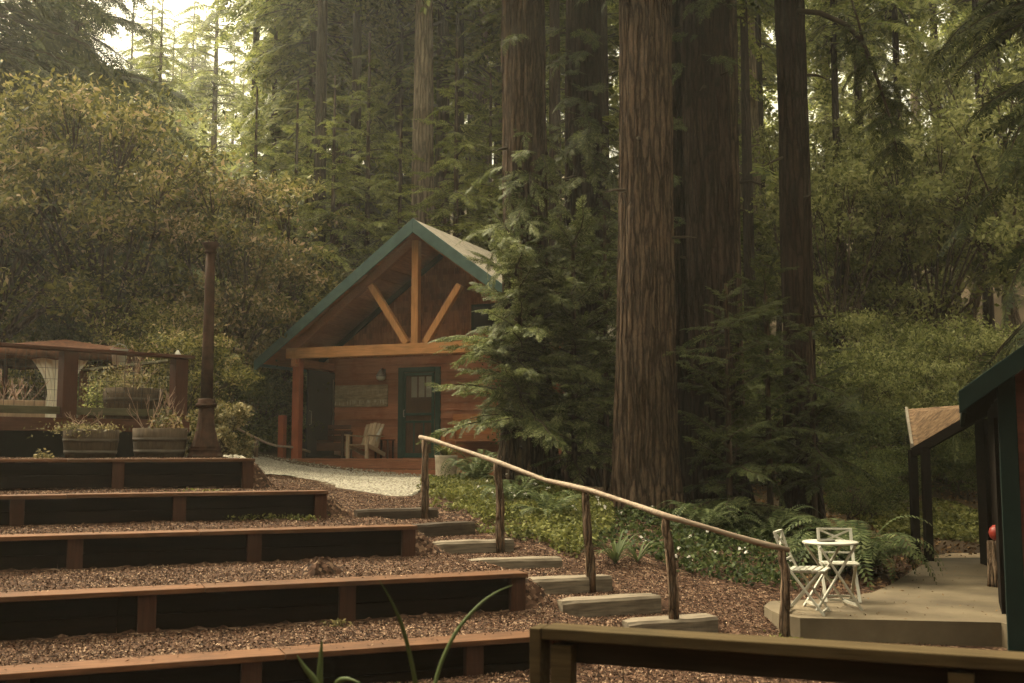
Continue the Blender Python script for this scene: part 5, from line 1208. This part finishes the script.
curve_blade([(350, 740, 4.4), (342, 700, 4.35), (337, 684, 4.3), (347, 679, 4.25), (362, 684, 4.2)], .026)
curve_blade([(400, 760, 4.8), (401, 710, 4.8), (399, 690, 4.8), (397, 681, 4.8)], .02)
curve_blade([(320, 770, 4.3), (300, 730, 4.25), (280, 700, 4.2), (262, 690, 4.1)], .03)
# twigs and plants in the planters
def twigs(root, n, L_, z0, seed, r0=.008, spread=.5):
    r = random.Random(seed); mb = MB()
    for i in range(n):
        a = r.uniform(0, 6.28); p = Vector((r.uniform(-.2, .2), r.uniform(-.2, .2), z0)); d = Vector((math.cos(a) * spread, math.sin(a) * spread, 1)).normalized(); l = L_ * r.uniform(.6, 1.1); pts = [p]
        for k in range(5): d = (d + Vector((r.uniform(-.25, .25), r.uniform(-.25, .25), r.uniform(-.1, .15)))).normalized(); pts.append(pts[-1] + d * l / 5)
        mb.tube(pts, [r0 * (1 - .15 * k) for k in range(6)], 5)
        for j in range(3):
            k = r.randint(2, 4); d2 = (d + Vector((r.uniform(-.8, .8), r.uniform(-.8, .8), .3))).normalized(); mb.tube([pts[k], pts[k] + d2 * l * .18, pts[k] + d2 * l * .3 + Vector((0, 0, .03))], [r0 * .6, r0 * .45, r0 * .2], 4)
    mb.build('bare_twigs', M['twig'], root, True)
def pot_leaves(root, n, c, spread, size, mat, seed, upb=.6):
    r = np.random.RandomState(seed); V, Fq = leaf_quads(np.array(c) + r.normal(0, 1, (n, 3)) * spread, size, r, upb); npmesh('foliage', V, Fq, M[mat], root)
twigs(hb2, 14, .6, .42, 1); pot_leaves(hb2, 240, (.12, -.02, .56), (.13, .13, .07), .07, 'baydry', 2)
twigs(wb, 16, .55, .2, 3, .013, .9)
pot_leaves(hb3, 1500, (-.16, 0, .62), (.3, .25, .13), .06, 'paleshrub', 4); twigs(hb3, 10, .65, .45, 5); pot_leaves(hb3, 700, (-.5, -.1, .36), (.16, .14, .16), .06, 'oak', 6)
pot_leaves(hb1, 600, (-.05, -.05, .44), (.24, .18, .035), .045, 'paleshrub', 7); pot_leaves(hb1, 160, (-.1, -.38, .42), (.2, .05, .06), .05, 'paleshrub', 8); twigs(hb1, 8, .3, .45, 9, .006, 1.2)
mb = MB()
for i in range(60):
    a = rnd.uniform(0, 6.28); l = rnd.uniform(.15, .42); blade(mb, (0, 0, .42), (math.cos(a) * l, math.sin(a) * l, .42 + l * rnd.uniform(.2, .9)), l * .3, .035, 6)
mb.build('foliage', M['ivy'], pl, True)
# sprig over the top bench, weeds, mulch mound
sgp = at(48, 462, 14.35); so_ = npmesh('trailing_sprig', *leaf_quads(np.stack([sgp.x - .12 + .3 * (q := np.linspace(0, 1, 150)), 14.3 + 0 * q, 1.5 + .03 - .3 * q ** 3], -1) + np.random.RandomState(5).normal(0, .035, (150, 3)), .055, np.random.RandomState(6), .5), M['paleshrub']); tag(so_, 'pale leafy sprig trailing over the edge of the top bench cap', 'sprig')
def weeds(label, c, n, spread, seed, mat='ivy'):
    r = np.random.RandomState(seed); P = np.array([c.x, c.y, 0]) + r.normal(0, 1, (n, 3)) * [*spread, 0]; P[:, 2] = tz(P[:, 0], P[:, 1]) + r.uniform(.01, .07, n)
    tag(npmesh('weed_patch', *leaf_quads(P, .05, r, .8), M[mat]), label, 'weeds', 'weeds on the terraces', 'stuff')
weeds('small green weeds on the mulch in front of the fourth bench wall', at(245, 522, 13.4), 260, (.35, .06), 1); weeds('few pale weeds on the mulch beside the fourth bench wall end', at(302, 520, 13.5), 90, (.12, .05), 2)
weeds('tiny weeds at the base of the second bench wall', at(338, 620, 9.75), 50, (.06, .03), 3, 'paleshrub'); weeds('green weeds at the foot of the last handrail post', at(797, 632, 10.75), 300, (.12, .08), 4)
mp_ = at(323, 572, 10.9); mm = MB(); nn = 20
vs = [(0, 0, .16)]; fs = []
for i in range(1, 7):
    for k in range(nn): a = 2 * math.pi * k / nn; q = i / 6; rr = .21 * q * (1 + .18 * math.sin(3 * a + 1) + .1 * math.sin(7 * a)); vs.append((rr * math.cos(a), rr * math.sin(a), .15 * (1 - q ** 2.2) + .03 * math.sin(a * 5 + i) * (1 - q) - .02 * q))
fs = [(0, 1 + k, 1 + (k + 1) % nn) for k in range(nn)] + [(1 + (i - 1) * nn + k, 1 + i * nn + k, 1 + i * nn + (k + 1) % nn, 1 + (i - 1) * nn + (k + 1) % nn) for i in range(1, 6) for k in range(nn)]
mo = mm.add(vs, fs).build('mulch_mound', M['ground']); xx = -1.86; mo.location = (xx, 10.75, float(tz(xx, 10.75))); tag(mo, 'small crumbling mound of mulch on the terrace below the middle bench wall', 'mound')
# ---------------------------------------------------------------- loose chips, litter, pebbles
def scatter(name, label, X, Y, size, mat, seed, flat=2.2, asp=.45, lift=.012, cat='mulch'):
    r = np.random.RandomState(seed); P = np.stack([X, Y, tz(X, Y) + lift * r.rand(len(X))], -1); o = npmesh(name, *leaf_quads(P, size, r, flat, asp), M[mat]); return tag(o, label, cat, kind='stuff')
r = np.random.RandomState(88); n = 360000; X = r.uniform(-7.5, 4.2, n); Y = 8.0 + 12.5 * r.rand(n) ** 1.35
ok = ~inside(SLAB, X, Y) & ~(inside(IV2, X, Y) & (r.rand(n) < .8)) & ~(inside(IV, X, Y) & (r.rand(n) < .8)) & (np.abs(X / Y) < .56)
ok &= ~inside([tuple(p) for p in np.vstack([A_, B_[::-1]])], X, Y)
s_ = cb * X + sb_ * Y; n_ = -sb_ * X + cb * Y
for (nk, sk, _, _) in BEN: ok &= ~((n_ > nk - .06) & (n_ < nk + .3) & (s_ < sk + .05))
scatter('bark_mulch', 'loose reddish bark chips over the terraces and the slope', X[ok], Y[ok], .0255, 'chip', 89)
n = 900; X = r.uniform(2, 8, n); Y = r.uniform(10.5, 17, n); ok = inside(SLAB, X, Y) & (vnoise(np.stack([X * 1.1, Y * 1.1, X * 0 + .4], -1)) > -.15); X, Y = X[ok], Y[ok]
tag(npmesh('fallen_leaves', *leaf_quads(np.stack([X, Y, PZ + .006 + .006 * r.rand(len(X))], -1), .035, r, 5, .4), M['litter']), 'small brown leaves and needles fallen on the concrete patio', 'leaf litter', kind='stuff')
P = []
for (nk, sk, top, _) in BEN:
    q = 260; s_ = r.uniform(sk - 9, sk, q); n_ = nk + r.beta(2.2, 1.1, q) * .3 - .02; P.append(np.stack([cb * s_ - sb_ * n_, sb_ * s_ + cb * n_, top + .004 + .006 * r.rand(q)], -1))
tag(npmesh('spilled_mulch', *leaf_quads(np.concatenate(P), .032, r, 4, .42), M['chip']), 'bark chips spilled onto the caps of the bench walls', 'mulch', kind='stuff')
n = 45000; X = r.uniform(-4, 16, n); Y = r.uniform(13, 42, n); ok = ~inside(SLAB, X, Y) & ((X > 3.2) | (Y > 24)) & (Y > 13.2)
scatter('leaf_litter', 'brown fallen leaves on the forest floor', X[ok], Y[ok], .09, 'litter', 90, 1.4, .55, .03, 'leaf litter')
n = 16000; tI = r.rand(n) * 88; uI = r.rand(n); iI = tI.astype(int); fI = (tI - iI)[:, None]
a_ = A_[iI] * (1 - fI) + A_[iI + 1] * fI; b_ = B_[iI] * (1 - fI) + B_[iI + 1] * fI; P2d = b_ * (1 - uI[:, None]) + a_ * uI[:, None]
oc = np.array([(1, 0, 0), (0, 1, 0), (-1, 0, 0), (0, -1, 0), (0, 0, .7)], float); of = np.array([(0, 1, 4), (1, 2, 4), (2, 3, 4), (3, 0, 4)])
az = r.rand(n) * 6.28; Rm = np.zeros((n, 3, 3)); Rm[:, 0, 0] = np.cos(az); Rm[:, 0, 1] = -np.sin(az); Rm[:, 1, 0] = np.sin(az); Rm[:, 1, 1] = np.cos(az); Rm[:, 2, 2] = 1
V, Fq = inst(oc, of, Rm, np.column_stack([P2d, tz(P2d[:, 0], P2d[:, 1]) + .03]), r.uniform(.012, .028, n))
tag(npmesh('gravel', V, Fq, leafmat('pebbles', [(0, (.12, .103, .076)), (.5, (.215, .188, .142)), (1, (.36, .325, .26))], 0, .9, .1, .1)), 'loose pale pebbles on the gravel path', 'gravel', kind='stuff')

# ---------------------------------------------------------------- air
hm = bpy.data.materials.new('haze_air'); hm.use_nodes = True; t = hm.node_tree
for nd in list(t.nodes):
    if nd.type != 'OUTPUT_MATERIAL': t.nodes.remove(nd)
pv = t.nodes.new('ShaderNodeVolumePrincipled'); pv.inputs['Color'].default_value = (.98, .96, .86, 1); pv.inputs['Density'].default_value = .0009; pv.inputs['Anisotropy'].default_value = .65
t.links.new(pv.outputs[0], t.nodes['Material Output'].inputs['Volume'])
try: hm.cycles.homogeneous_volume = True
except Exception: pass
hz = MB().box((0, 0, 22), (302, 302, 52)).build('haze', hm); hz['kind'] = 'stuff'; hz['label'] = 'thin pale mist hanging through the forest'; hz['category'] = 'haze'
